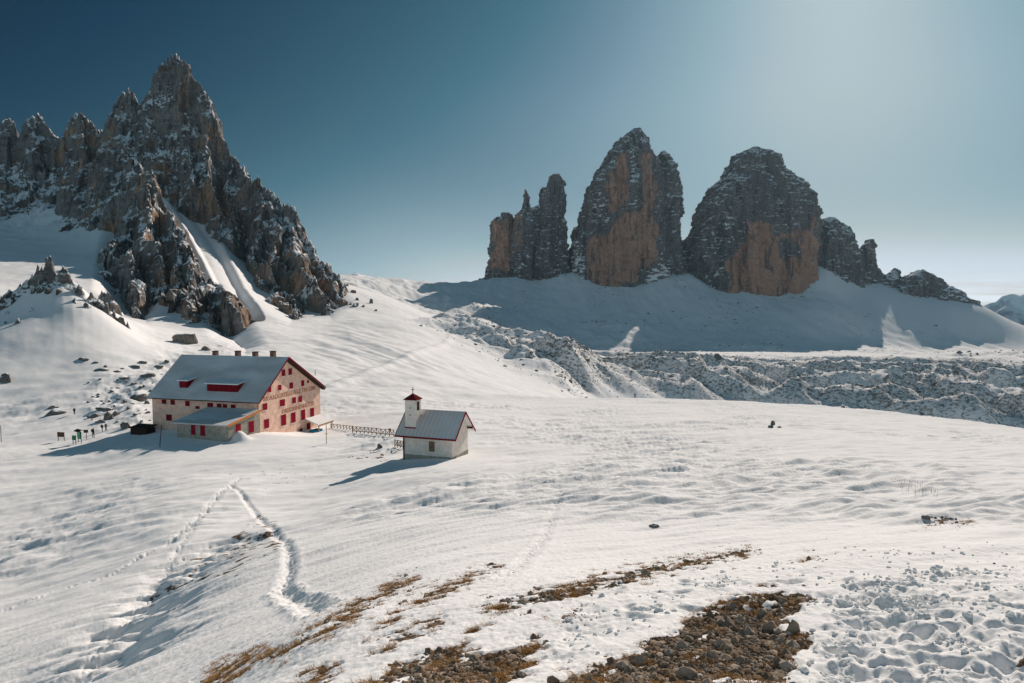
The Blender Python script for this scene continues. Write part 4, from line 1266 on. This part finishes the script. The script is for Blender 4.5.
def build_chapel():
    zb = -19.2
    loc = (CH_O[0], CH_O[1], zb)
    ch = thing('chapel', 'small white chapel with steep grey roof, red eaves and a square bell tower', 'chapel', loc, CH_A)
    fr = Frame(loc, CH_A)
    EV, RG, Wd, L = -16.7 - zb, -13.75 - zb, 6.45, 8.3
    h = Wd / 2; sl = (RG - EV) / h
    bm = bmesh.new()
    prism(bm, [(.75, -3), (Wd - .75, -3), (Wd - .75, EV + .75 * sl - .2), (h, RG - .22), (.75, EV + .75 * sl - .2)], 'x', -L + .75, -.75)
    obj('wall', bm, M_PLASTER_PALE, ch)
    bm = bmesh.new()
    bx(bm, -L + .71, -.71, .71, Wd - .71, -3, .02)
    obj('plinth', bm, M_CONC, ch)
    bm = bmesh.new()
    prism(bm, [(0, EV), (h, RG), (Wd, EV), (Wd, EV - .12), (h, RG - .14), (0, EV - .12)], 'x', -L, 0)
    obj('roof', bm, M_CROOF, ch)
    bm = bmesh.new()
    prism(bm, [(-.03, EV + .03), (h, RG + .05), (Wd + .03, EV + .03), (Wd + .03, EV - .24), (h, RG - .22), (-.03, EV - .24)], 'x', 0.003, 0.07)
    obj('verge_board', bm, M_RED, ch)
    bm = bmesh.new()
    prism(bm, [(-.03, EV + .03), (h, RG + .05), (Wd + .03, EV + .03), (Wd + .03, EV - .24), (h, RG - .22), (-.03, EV - .24)], 'x', -L - .07, -L - .003)
    obj('verge_board', bm, M_RED, ch)
    bm = bmesh.new()
    bx(bm, -L, 0, -.10, -.004, EV - .2, EV + .0)
    obj('eaves_board', bm, M_DRED, ch)
    for y in (.8, Wd - 1.0, h - .1):
        bm = bmesh.new()
        z = EV + sl * (h - abs(y + .1 - h)) - .26
        bx(bm, -.74, .0, y, y + .2, z - .2, z)
        obj('purlin', bm, M_DWOOD, ch)
    # window with brown shutter
    shutter_window(fr, ch, *z5px(314, 452), *z5px(359, 535), 1, .75, -1, M_WOOD, M_PLASTER_PALE)
    bm = bmesh.new(); bx(bm, -L + .78, -L + .90, .60, .72, -2, EV - .1); obj('drainpipe', bm, M_DWOOD, ch)
    # bell tower riding on the front roof slope
    ty = 0.95
    a = fr.hit(*z5px(122, 352), 1, ty); b = fr.hit(*z5px(206, 352), 1, ty); tp = fr.hit(*z5px(165, 122), 1, ty)
    x0, x1, zt, td = a.x, b.x, tp.z, (b.x - a.x)
    z0 = EV + sl * ty
    bm = bmesh.new()
    prism(bm, [(ty, z0 - .15), (ty + td, z0 + sl * td - .15), (ty + td, zt), (ty, zt)], 'x', x0, x1)
    tw = obj('bell_tower', bm, M_PLASTER_PALE, ch)
    bm = bmesh.new(); bx(bm, x0 - .04, x1 + .04, ty - .06, ty - .003, z0 - .12, z0 + .10); obj('flashing', bm, M_DRED, tw)
    xm, ym, o = (x0 + x1) / 2, ty + td / 2, td / 2 + .17
    ap = fr.hit(*z5px(185, 65), 1, ym).z
    bm = bmesh.new()
    q = [bm.verts.new((xm + sx * o, ym + sy * o, zt + .003)) for sx, sy in ((-1, -1), (1, -1), (1, 1), (-1, 1))]
    q2 = [bm.verts.new((xm + sx * o, ym + sy * o, zt + .07)) for sx, sy in ((-1, -1), (1, -1), (1, 1), (-1, 1))]
    t = bm.verts.new((xm, ym, ap))
    bm.faces.new(list(reversed(q)))
    for i in range(4):
        bm.faces.new((q[i], q[(i + 1) % 4], q2[(i + 1) % 4], q2[i])); bm.faces.new((q2[i], q2[(i + 1) % 4], t))
    obj('tower_roof', bm, simple('red_shingle', (0.13, 0.018, 0.018), .2), tw)
    bm = bmesh.new()
    bx(bm, xm - .035, xm + .035, ym - .035, ym + .035, ap - .1, ap + .75); bx(bm, xm - .22, xm + .22, ym - .03, ym + .03, ap + .42, ap + .49)
    obj('cross', bm, M_IRON, tw)
    for (ux0, ux1, uy0, uy1) in ((x1 - .04, x1 + .012, ym - .3, ym + .3),):
        bm = bmesh.new(); bx(bm, ux0, ux1, uy0, uy1, zt - 1.35, zt - .25); obj('belfry_opening', bm, M_DWOOD, tw)
    for zz in (zt - 1.0, zt - 1.9):
        bm = bmesh.new(); bx(bm, xm - .12, xm + .12, ty - .010, ty + .03, zz - .05, zz + .05)
        obj('slit', bm, M_DWOOD, tw)
    return ch, fr
chapel, CF = build_chapel()

# ================================================================== SMALL THINGS NEAR THE HUT
def spot(px, py):
    p = ground(px, py); return p

def pole(px, pyb, pyt, r, mat, label, lean=0.0, cross=None):
    p = spot(px, pyb); D = p.y
    h = (pyb - pyt) / FPX * D
    bm = bmesh.new()
    bar(bm, (0, 0, -.4), (lean * h, 0, h), r, 8, r * .85)
    if cross: bar(bm, (-.3, 0, h * cross), (.3, 0, h * cross + .02), r * .7)
    o = obj('marker_pole', bm, mat); o.location = p
    tag(o, label, 'pole')
pole(159.5, 447, 425, .06, M_DWOOD, 'thin dark leaning pole in the shadow left of the annex', .12)
pole(326.5, 443.5, 424, .06, M_TAN, 'thin tan pole standing in snow just right of the porch', 0, .5)
pole(1.3, 442, 425, .05, M_IRON, 'thin dark pole at the far left edge of the picture', 0)
pole(315.2, 375.2, 369.5, .10, M_DWOOD, 'short dark stake on the slope above the right hut eave', 0)

def board(name, px0, px1, pyt, pyb, pyf, label, mat, panel=None, roof=False, legs=2, rz=0.0):
    p = spot((px0 + px1) / 2, pyf); D = p.y; s = D / FPX
    w = (px1 - px0) * s; z0 = (pyf - pyb) * s; z1 = (pyf - pyt) * s
    t = thing(name, label, 'sign', p, rz)
    bm = bmesh.new(); bx(bm, -w / 2, w / 2, -.05, .05, z0, z1); obj('board', bm, mat, t)
    if panel:
        bm = bmesh.new(); bx(bm, -w / 2 + .12, w / 2 - .12, -.07, -.054, z0 + .12, z1 - .12); obj('map_panel', bm, panel, t)
    for u in ((-w / 2 + .05, w / 2 - .05) if legs == 2 else (0,)):
        bm = bmesh.new(); bar(bm, (u, .09, -.4), (u, .09, z1 + .02), .05, 8); obj('leg', bm, M_DWOOD, t)
    if roof:
        bm = bmesh.new(); prism(bm, [(-.45, z1 + .05), (0.09, z1 + .32), (.6, z1 + .05), (.6, z1 - .02), (.09, z1 + .25), (-.45, z1 - .02)], 'x', -w / 2 - .25, w / 2 + .25)
        obj('roof', bm, M_DWOOD, t)
board('notice_board', 57, 64.8, 432, 436.8, 441, 'dark brown notice board on two legs, leftmost of the trail signs', M_BROWN, rz=R(-12))
board('information_board', 75.6, 83, 431, 438.7, 443, 'large green roofed information board beside the trail to the hut', M_GREEN, M_PAPER, True, rz=R(-35))
board('trail_sign', 72.2, 76, 435.4, 440, 444.6, 'small dark green sign just left of the roofed green board', M_GREEN, rz=R(-10))
board('trail_sign', 84.2, 88.2, 429.6, 432.6, 439.2, 'small brown sign on one post right of the roofed green board', M_BROWN, legs=1, rz=R(10))
board('trail_sign', 388.6, 391, 428.4, 431, 433.2, 'small reddish sign at the right end of the crossed rail fence', simple('red_brown_board', (0.32, 0.10, 0.06), .2), legs=1)

# rustic fences
def fence(pts, n, label, lattice, hgt):
    """pts: pixel line of the foot of the fence"""
    P = []
    for k in range(n):
        t = k / (n - 1) * (len(pts) - 1); i = min(int(t), len(pts) - 2); u = t - i
        P.append(spot(pts[i][0] + u * (pts[i + 1][0] - pts[i][0]), pts[i][1] + u * (pts[i + 1][1] - pts[i][1])))
    o = thing('wooden_fence', label, 'fence', P[0])
    for k, p in enumerate(P):
        d = p - P[0]; bm = bmesh.new()
        bar(bm, d + Vector((0, 0, -.3)), d + Vector((random.uniform(-.05, .05), 0, hgt)), .065, 7, .055); obj('post', bm, M_WOOD, o)
    for z in ((.92,) if not lattice else (.95, .3)):
        for k in range(n - 1):
            bm = bmesh.new()
            bar(bm, P[k] - P[0] + Vector((0, 0, hgt * z + random.uniform(-.04, .04))), P[k + 1] - P[0] + Vector((0, 0, hgt * z)), .05, 6)
            obj('rail', bm, M_WOOD, o)
    if True:
        for k in range(n - 1):
            a, b = P[k] - P[0], P[k + 1] - P[0]
            for (za, zb_) in ((.15, .9), (.9, .15)) if lattice else ((.2, .85),):
                bm = bmesh.new(); bar(bm, a + Vector((0, .05, hgt * za)), b + Vector((0, .05, hgt * zb_)), .042, 6); obj('brace', bm, M_WOOD, o)
fence([(331, 428), (353, 430.5)], 8, 'plain post and rail fence leading from the porch towards the chapel', False, .85)
fence([(352.5, 433), (372, 434.5), (394, 437)], 11, 'rustic crossed rail fence on the snow between hut and chapel', True, 1.15)
fence([(395, 447), (403, 449)], 4, 'short crossed rail fence section at the left corner of the chapel', True, 1.1)

# people: one skinned figure each
M_SKIN = simple('skin', (0.45, 0.28, 0.20), .1)
def person(px, py, hp, label, jacket, trousers, yaw=0.0, stride=.18, pack=None, poles=False):
    p = spot(px, py); h = hp / FPX * p.y; s = h / 1.75
    bm = bmesh.new(); sk = bm.verts.layers.skin.verify()
    V = {}
    def v(n, co, r):
        V[n] = bm.verts.new(Vector(co) * s); V[n][sk].radius = (r * s, r * s)
    v('pel', (0, 0, .95), .15); V['pel'][sk].use_root = True
    v('bel', (0, .02, 1.12), .145); v('che', (0, .03, 1.34), .17); v('nec', (0, .03, 1.50), .065); v('hea', (0, -.01, 1.60), .10); v('top', (0, 0, 1.70), .085)
    for sd, n in ((-1, 'l'), (1, 'r')):
        f = stride * sd
        v('hip' + n, (.09 * sd, 0, .88), .105); v('kne' + n, (.10 * sd, -f * .6, .49), .068); v('ank' + n, (.10 * sd, f * .3 - f * .6, .10), .05); v('toe' + n, (.11 * sd, -.15 - f * .3, .04), .045)
        v('sho' + n, (.19 * sd, .03, 1.42), .075); v('elb' + n, (.27 * sd, .05 + f * .5, 1.14), .055); v('wri' + n, (.25 * sd, -.12 + f * .6, .95), .04); v('han' + n, (.24 * sd, -.18 + f * .6, .89), .042)
    E = [('pel','bel'),('bel','che'),('che','nec'),('nec','hea'),('hea','top')]
    for n in 'lr':
        E += [('pel','hip'+n),('hip'+n,'kne'+n),('kne'+n,'ank'+n),('ank'+n,'toe'+n),('che','sho'+n),('sho'+n,'elb'+n),('elb'+n,'wri'+n),('wri'+n,'han'+n)]
    for a, b in E: bm.edges.new((V[a], V[b]))
    me = bpy.data.meshes.new('person'); bm.to_mesh(me); bm.free()
    t = MT('walker_clothes')
    sep = t.node('ShaderNodeSeparateXYZ'); tc = t.node('ShaderNodeTexCoord'); t.l.new(tc.outputs['Object'], sep.inputs[0])
    z = sep.outputs['Z']
    c = t.mix(t.rng(z, .93 * s, .95 * s), trousers, jacket); c = t.mix(t.rng(z, 1.50 * s, 1.51 * s), c, (0.45, 0.28, 0.20)); c = t.mix(t.rng(z, 1.63 * s, 1.64 * s), c, (0.03, 0.025, 0.03))
    t.color(c); t.rough(.85); me.materials.append(t.m)
    o = bpy.data.objects.new('person', me); COL.objects.link(o)
    o.modifiers.new('skin', 'SKIN'); m = o.modifiers.new('sub', 'SUBSURF'); m.levels = 1; m.render_levels = 2
    o.location = p; o.rotation_euler = (0, 0, yaw)
    tag(o, label, 'person')
    if pack:
        b2 = bmesh.new(); bx(b2, -.16 * s, .16 * s, .17 * s, .36 * s, 1.02 * s, 1.48 * s)
        bmesh.ops.bevel(b2, geom=b2.edges[:], offset=.05 * s, segments=2, affect='EDGES')
        obj('backpack', b2, simple('backpack_cloth', pack, .1), o)
    return o
person(74.5, 414.6, 7.2, 'lone walker in dark clothes climbing the snow slope behind the signs', (.03,.03,.035), (.02,.02,.022), R(200), .2, (.05,.04,.04))
person(93.4, 437.6, 10, 'walker in dark jacket on the trail just right of the brown sign', (.025,.03,.035), (.02,.02,.025), R(80), .15, (.02,.03,.05))
person(102.3, 431.8, 8.2, 'walker with bulky dark backpack, left one of the pair nearer the hut', (.03,.035,.04), (.02,.02,.022), R(170), .2, (.03,.04,.05))
person(106.0, 430.9, 8.0, 'slim walker in grey clothes, right one of the pair nearer the hut', (.07,.07,.075), (.05,.05,.05), R(190), .12)

# ================================================================== ROCKS
def rock_mesh(bm, size, seed, sub=3, flat=.35):
    bmesh.ops.create_icosphere(bm, subdivisions=sub, radius=.5)
    o = Vector((seed * 3.1, seed * 1.7, seed * .9))
    for v in bm.verts:
        d = v.co.normalized()
        f = 1 + .55 * mnoise.noise(d * 1.3 + o) + .28 * mnoise.noise(d * 3.1 + o) + .12 * mnoise.noise(d * 7 + o)
        c = d * .5 * f
        # cleave a few planes
        for k in range(4):
            n = Vector((math.sin(seed * 7 + k * 2.4), math.cos(seed * 5 + k * 1.9), math.sin(seed + k) * .8)).normalized()
            q = c.dot(n) - .36
            if q > 0: c -= n * q * .85
        v.co = Vector((c.x * size[0], c.y * size[1], c.z * size[2]))

def boulder(px, py, w, h, label, group=None, mat=None, name='boulder', seed=None, sub=3, deep=None):
    p = spot(px, py + h * .5); s = p.y / FPX
    sz = (w * s * 1.15, (deep or max(w * .8, h)) * s * 1.0, h * s * 2.0)
    bm = bmesh.new(); rock_mesh(bm, sz, seed if seed is not None else random.uniform(0, 99), sub)
    o = obj(name, bm, mat or M_BOULDER, None, True)
    o.location = p + Vector((0, sz[1] * .2, 0)); o.rotation_euler = (0, 0, random.uniform(-.3, .3))
    a = o.data.attributes.new('tint', 'FLOAT', 'POINT')
    a.data.foreach_set('value', np.full(len(o.data.vertices), random.uniform(.4, .7), np.float32))
    tag(o, label, 'rock', group)
    return o
boulder(54.5, 412, 19, 5, 'widest flat dark slab of rock on the snow left of the lone walker')
boulder(52, 406.8, 9, 2.6, 'thin rock sliver just above the wide flat slab')
boulder(93, 416, 11, 4.5, 'brownish low outcrop between the lone walker and the pair of walkers')
boulder(104, 408, 14, 3, 'long thin dark ledge of rock above the pair of walkers')
boulder(107.5, 416, 8, 7, 'stepped tan rock stack directly above the pair of walkers')
boulder(100, 421, 7, 2.6, 'low dark stone just left of the tan stepped rock stack')
boulder(115.5, 413, 6, 4, 'grey block of rock right of the tan stepped rock stack')
boulder(124.5, 424.7, 8, 7.5, 'pointed triangular brown rock between the walkers and the hut', seed=12)
boulder(137.5, 397, 16, 6.5, 'broad brown boulder on the slope left of the hut roof')
boulder(4, 378, 11, 8, 'dark rounded boulder on the slope at the left picture edge')
boulder(83.5, 359, 9, 3, 'single grey slab high on the smooth snow below the knoll')
boulder(379.5, 446, 5.5, 4, 'black rounded rock in the snow left of the chapel')
boulder(655, 525.5, 8, 3, 'lone dark stone on the open snow in mid picture')
boulder(773.3, 423, 4, 5, 'upright dark stone on the snow plateau near its far edge')
boulder(771, 426.3, 5, 2.6, 'flat dark stone at the foot of the upright one on the plateau')
boulder(779.5, 427, 4, 1.5, 'tiny flat stone right of the upright one on the plateau')
boulder(926.5, 517.2, 8, 3.4, 'largest brown stone of the cluster on the right hand snowfield')
for q, (a, b, c) in enumerate(((935.5, 517.3, 3), (941.5, 516.6, 4), (945.5, 518, 4), (951.5, 518.2, 4), (956, 518.5, 3), (957, 522, 3))):
    boulder(a, b, c, 1.8, 'small brown stone strung out right of the larger one on the snowfield', 'small stones on the right hand snowfield', sub=2)
boulder(718, 356, 8, 6, 'dark squarish block on the rim of the rocky plateau')
boulder(183, 338, 22, 10, 'snow capped rock hump below the front buttress, above the hut roof', deep=12)
boulder(205, 348, 8, 4, 'small brown outcrop just above the left part of the hut ridge')
for q, (a, b, c, d) in enumerate(((353, 291, 5, 3.5), (357, 299, 3, 2.4), (371, 301, 3.4, 4.5), (363, 306, 3, 2), (376, 310, 2.5, 2), (347, 285, 3, 2))):
    boulder(a, b, c, d, 'dark rock on the snowy crest right of the big peak', 'rocks on the crest right of the peak', sub=2)
SL = [(101,369,13,3),(123,377.7,9,2.5),(133,366,12,3),(146.5,374.8,14,4),(124.5,401,4,3),(111,391,4,2),(133,383.6,5,2.5),(95,362,5,2),(117,371,7,2),(140,387,5,2),(152,390,6,2),(147,402,5,3),(128,408,4,2.5),(135,414,4,2),(118,399,4,2),(142,362,8,2.5),(158,366,9,3),(166,361,6,2.5),(109,401,3,2),(98,394,3,1.6),(88,402,3,1.5),(141,421,3,2),(148,412,4,2)]
for k in range(34):
    SL.append((random.uniform(88, 150), random.uniform(366, 424), random.uniform(1.6, 4), random.uniform(1, 2)))
for a, b, c, d in SL:
    boulder(a, b, c, d, 'dark stone among many scattered over the snow slope left of the hut', 'stones scattered over the slope left of the hut', sub=2)

# ------------------------------------------------------------------ merged scatter
def ico(sub):
    bm = bmesh.new(); bmesh.ops.create_icosphere(bm, subdivisions=sub, radius=1.0)
    V = np.array([v.co[:] for v in bm.verts], np.float32); F = np.array([[v.index for v in f.verts] for f in bm.faces], np.int32); bm.free()
    return V, F

def scatter_rocks(name, P, S, mat, sub=1, tint=None):
    V0, F0 = ico(sub); n = len(P); m = len(V0)
    ang = rng.uniform(0, 6.283, n); c, s_ = np.cos(ang)[:, None], np.sin(ang)[:, None]
    off = rng.uniform(0, 90, (n, 3)).astype(np.float32)
    q = V0[None] * 1.25 + off[:, None]
    f = 1 + 0.55 * pn3(q[..., 0], q[..., 1], q[..., 2])
    sc = rng.uniform(.65, 1.3, (n, 3)) * S[:, None]; sc[:, 2] *= .72
    L = V0[None] * f[..., None] * sc[:, None]
    x = L[..., 0] * c - L[..., 1] * s_; y = L[..., 0] * s_ + L[..., 1] * c
    V = np.stack([x, y, L[..., 2]], -1) + P[:, None]
    F = (F0[None] + (np.arange(n) * m)[:, None, None]).reshape(-1, 3)
    tv = np.repeat(tint if tint is not None else rng.uniform(0, 1, n) ** 1.6, m)
    o = mesh_np(name, V.reshape(-1, 3), F, mat, False, {'tint': tv})
    return tag(o, kind='stuff')

cell = (np.gradient(rr, axis=0) * rr * np.gradient(tt, axis=1))
def sample(weight, n):
    w = (weight * cell).ravel(); w = np.clip(w, 0, None); w /= w.sum()
    i = rng.choice(w.size, n, p=w)
    return np.stack([X.ravel()[i], Y.ravel()[i], Z.ravel()[i]], -1), i

# boulder field on the rocky plateau and blocks on the scree
vis = (PXn > -40) & (PXn < 1064)
dens = hum * (rr / 600) ** -1.0 * (0.25 + np.clip(fbm2(X * .01, Y * .01, 3), 0, 1)) * vis
P1, _ = sample(dens, 13000)
S1 = np.clip(rng.lognormal(-.95, .65, len(P1)), .18, 2.4)
d2 = (scr2 + (scr > .5) * .35) * vis * np.clip(fbm2(X * .006 + 4, Y * .006, 3) + .1, 0, 1) * (PXn > 470)
P2, _ = sample(d2, 1500)
S2 = np.clip(rng.lognormal(.25, .5, len(P2)), .7, 4)
scatter_rocks('boulder_field', np.concatenate([P1, P2]), np.concatenate([S1, S2]), M_BOULDER, 1)

# grit and stones on the bare ground near the camera
nearm = (rr < 26) & (rr > 4.5) & (PXn > -30) & (PXn < 1060) & (PYn < 740)
bn = bare + 0.45 * fbm2(X * 5, Y * 5, 3, .6)
pa = np.maximum(in_poly(PXn, PYn, PATCH[0]) * 1.0, np.maximum(in_poly(PXn, PYn, PATCH[1]) * .8, in_poly(PXn, PYn, PATCH[2]) * 1.0))
P3, i3 = sample((bn > .55) * nearm * (0.25 + pa), 12000)
S3 = np.clip(rng.lognormal(-4.15, .55, len(P3)), .008, .085)
kb = rng.choice(len(P3), 70, replace=False); S3[kb] = rng.uniform(.04, .085, 70)
scatter_rocks('gravel', P3 + np.c_[0 * S3, 0 * S3, S3 * .25], S3, M_STONE, 1)
# a few crumbs on the snow round the patches
P6, _ = sample((trm ** 2) * nearm * (bare < .4) * np.clip(fbm2(X * 1.2 + 3, Y * 1.2, 3) + .3, 0, 1), 1500)
S6 = np.clip(rng.lognormal(-4.0, .55, len(P6)), .008, .07)
scatter_rocks('snow_clods', P6 + np.c_[0 * S6, 0 * S6, S6 * .15], S6, M_SNOWCAP, 2)
# dry grass along the edges of the bare ground
gm = np.clip(1 - np.abs(bare - .62) / .38, 0, 1) * (np.clip(fbm2(X * 1.4 + 8, Y * 1.4, 3) + .28, 0, 1)) * nearm
gm = gm + .35 * (bare > .5) * np.clip(fbm2(X * 1.1 - 8, Y * 1.1, 3) + .05, 0, 1) * nearm * (1 - .6 * pa)
P4, i4 = sample(gm, 2300)
nb = 16
n = len(P4) * nb
base = np.repeat(P4, nb, 0) + np.c_[rng.normal(0, .035, n), rng.normal(0, .035, n), np.full(n, -.015)]
Lh = rng.uniform(.05, .15, n); yaw = np.repeat(rng.normal(3.6, .6, len(P4)), nb) + rng.normal(0, .55, n)
bend = rng.uniform(.7, 1.6, n); wdt = rng.uniform(.0025, .005, n)
dx, dy = np.cos(yaw), np.sin(yaw); sx, sy = -dy, dx
verts = []
for f_ in (0, .5, 1.0):
    u = f_ * bend
    px_ = base[:, 0] + dx * Lh * f_ * np.sin(u); py_ = base[:, 1] + dy * Lh * f_ * np.sin(u); pz_ = base[:, 2] + Lh * f_ * np.cos(u)
    ww = wdt * (1 - f_ * .85)
    verts += [np.stack([px_ - sx * ww, py_ - sy * ww, pz_], -1), np.stack([px_ + sx * ww, py_ + sy * ww, pz_], -1)]
Vg_ = np.stack(verts, 1)
k6 = (np.arange(n) * 6)[:, None]
Fg = np.concatenate([k6 + np.array([[0, 1, 3, 2]]), k6 + np.array([[2, 3, 5, 4]])])
tg = np.repeat(np.repeat(rng.uniform(0, 1, len(P4)), nb) * .6 + rng.uniform(0, .4, n), 6)
go = mesh_np('dry_grass', Vg_.reshape(-1, 3), Fg, M_GRASS, False, {'tint': tg})
tag(go, kind='stuff')

# stalks poking through the snow on the right
st_m = sstep(-4, 6, poly_sd(PXn, PYn, [(884,485),(895,481),(915,483),(938,490),(940,496),(925,497),(900,489)])) * (rr < 90)
P5, _ = sample(st_m, 80)
bm = bmesh.new()
for p in P5:
    hh = random.uniform(.15, .36)
    bar(bm, p + np.array([0, 0, -.05]), p + np.array([random.uniform(-.05, .05), 0, hh]), .009, 4, .004)
so_ = obj('dry_stalks', bm, simple('pale_stalk', (0.34, 0.31, 0.24), .2))
tag(so_, kind='stuff')

# single stones worth naming
for a, b, c, d, lab in ((784, 600.5, 9, 6, 'pale grey stone at the upper right of the largest gravel patch'),
    (794, 627, 13, 11, 'whitish upright wedge of stone at the right side of the gravel patch'),
    (772, 628, 16, 9, 'light grey angular stone left of the whitish wedge'),
    (749, 632, 11, 6, 'flat orange tinted stone in the middle of the gravel patch'),
    (688, 673, 18, 13, 'big dark grey stone at the lower edge of the gravel patch'),
    (628, 670, 9, 8, 'dark rounded stone on the snow beside the gravel at bottom centre'),
    (589, 680, 9, 8, 'dark stone at the bottom edge, left of the gravel patch'),
    (602, 667, 6, 5, 'small dark stone alone on trampled snow at bottom centre'),
    (713, 655, 12, 8, 'grey block half sunk in the lower gravel'),
    (740, 660, 10, 7, 'brown angular stone low in the gravel patch'),
    (762, 612, 9, 6, 'dark angular stone in the upper gravel, below the pale one')):
    boulder(a, b, c, d, lab, None, M_STONE, 'stone')

# ------------------------------------------------------------------ the air
def haze():
    t = bpy.data.materials.new('mountain_air'); t.use_nodes = True
    n = t.node_tree.nodes; l = t.node_tree.links
    for k in list(n): n.remove(k)
    o = n.new('ShaderNodeOutputMaterial'); v = n.new('ShaderNodeVolumePrincipled')
    v.inputs['Color'].default_value = (0.50, 0.78, 1.0, 1)
    v.inputs['Density'].default_value = 0.000024
    v.inputs['Anisotropy'].default_value = 0.3
    l.new(v.outputs[0], o.inputs['Volume'])
    bm = bmesh.new(); bx(bm, -11000, 11000, -300, 11500, -1100, 620)
    h = obj('haze', bm, t)
    tag(h, kind='stuff')
haze()
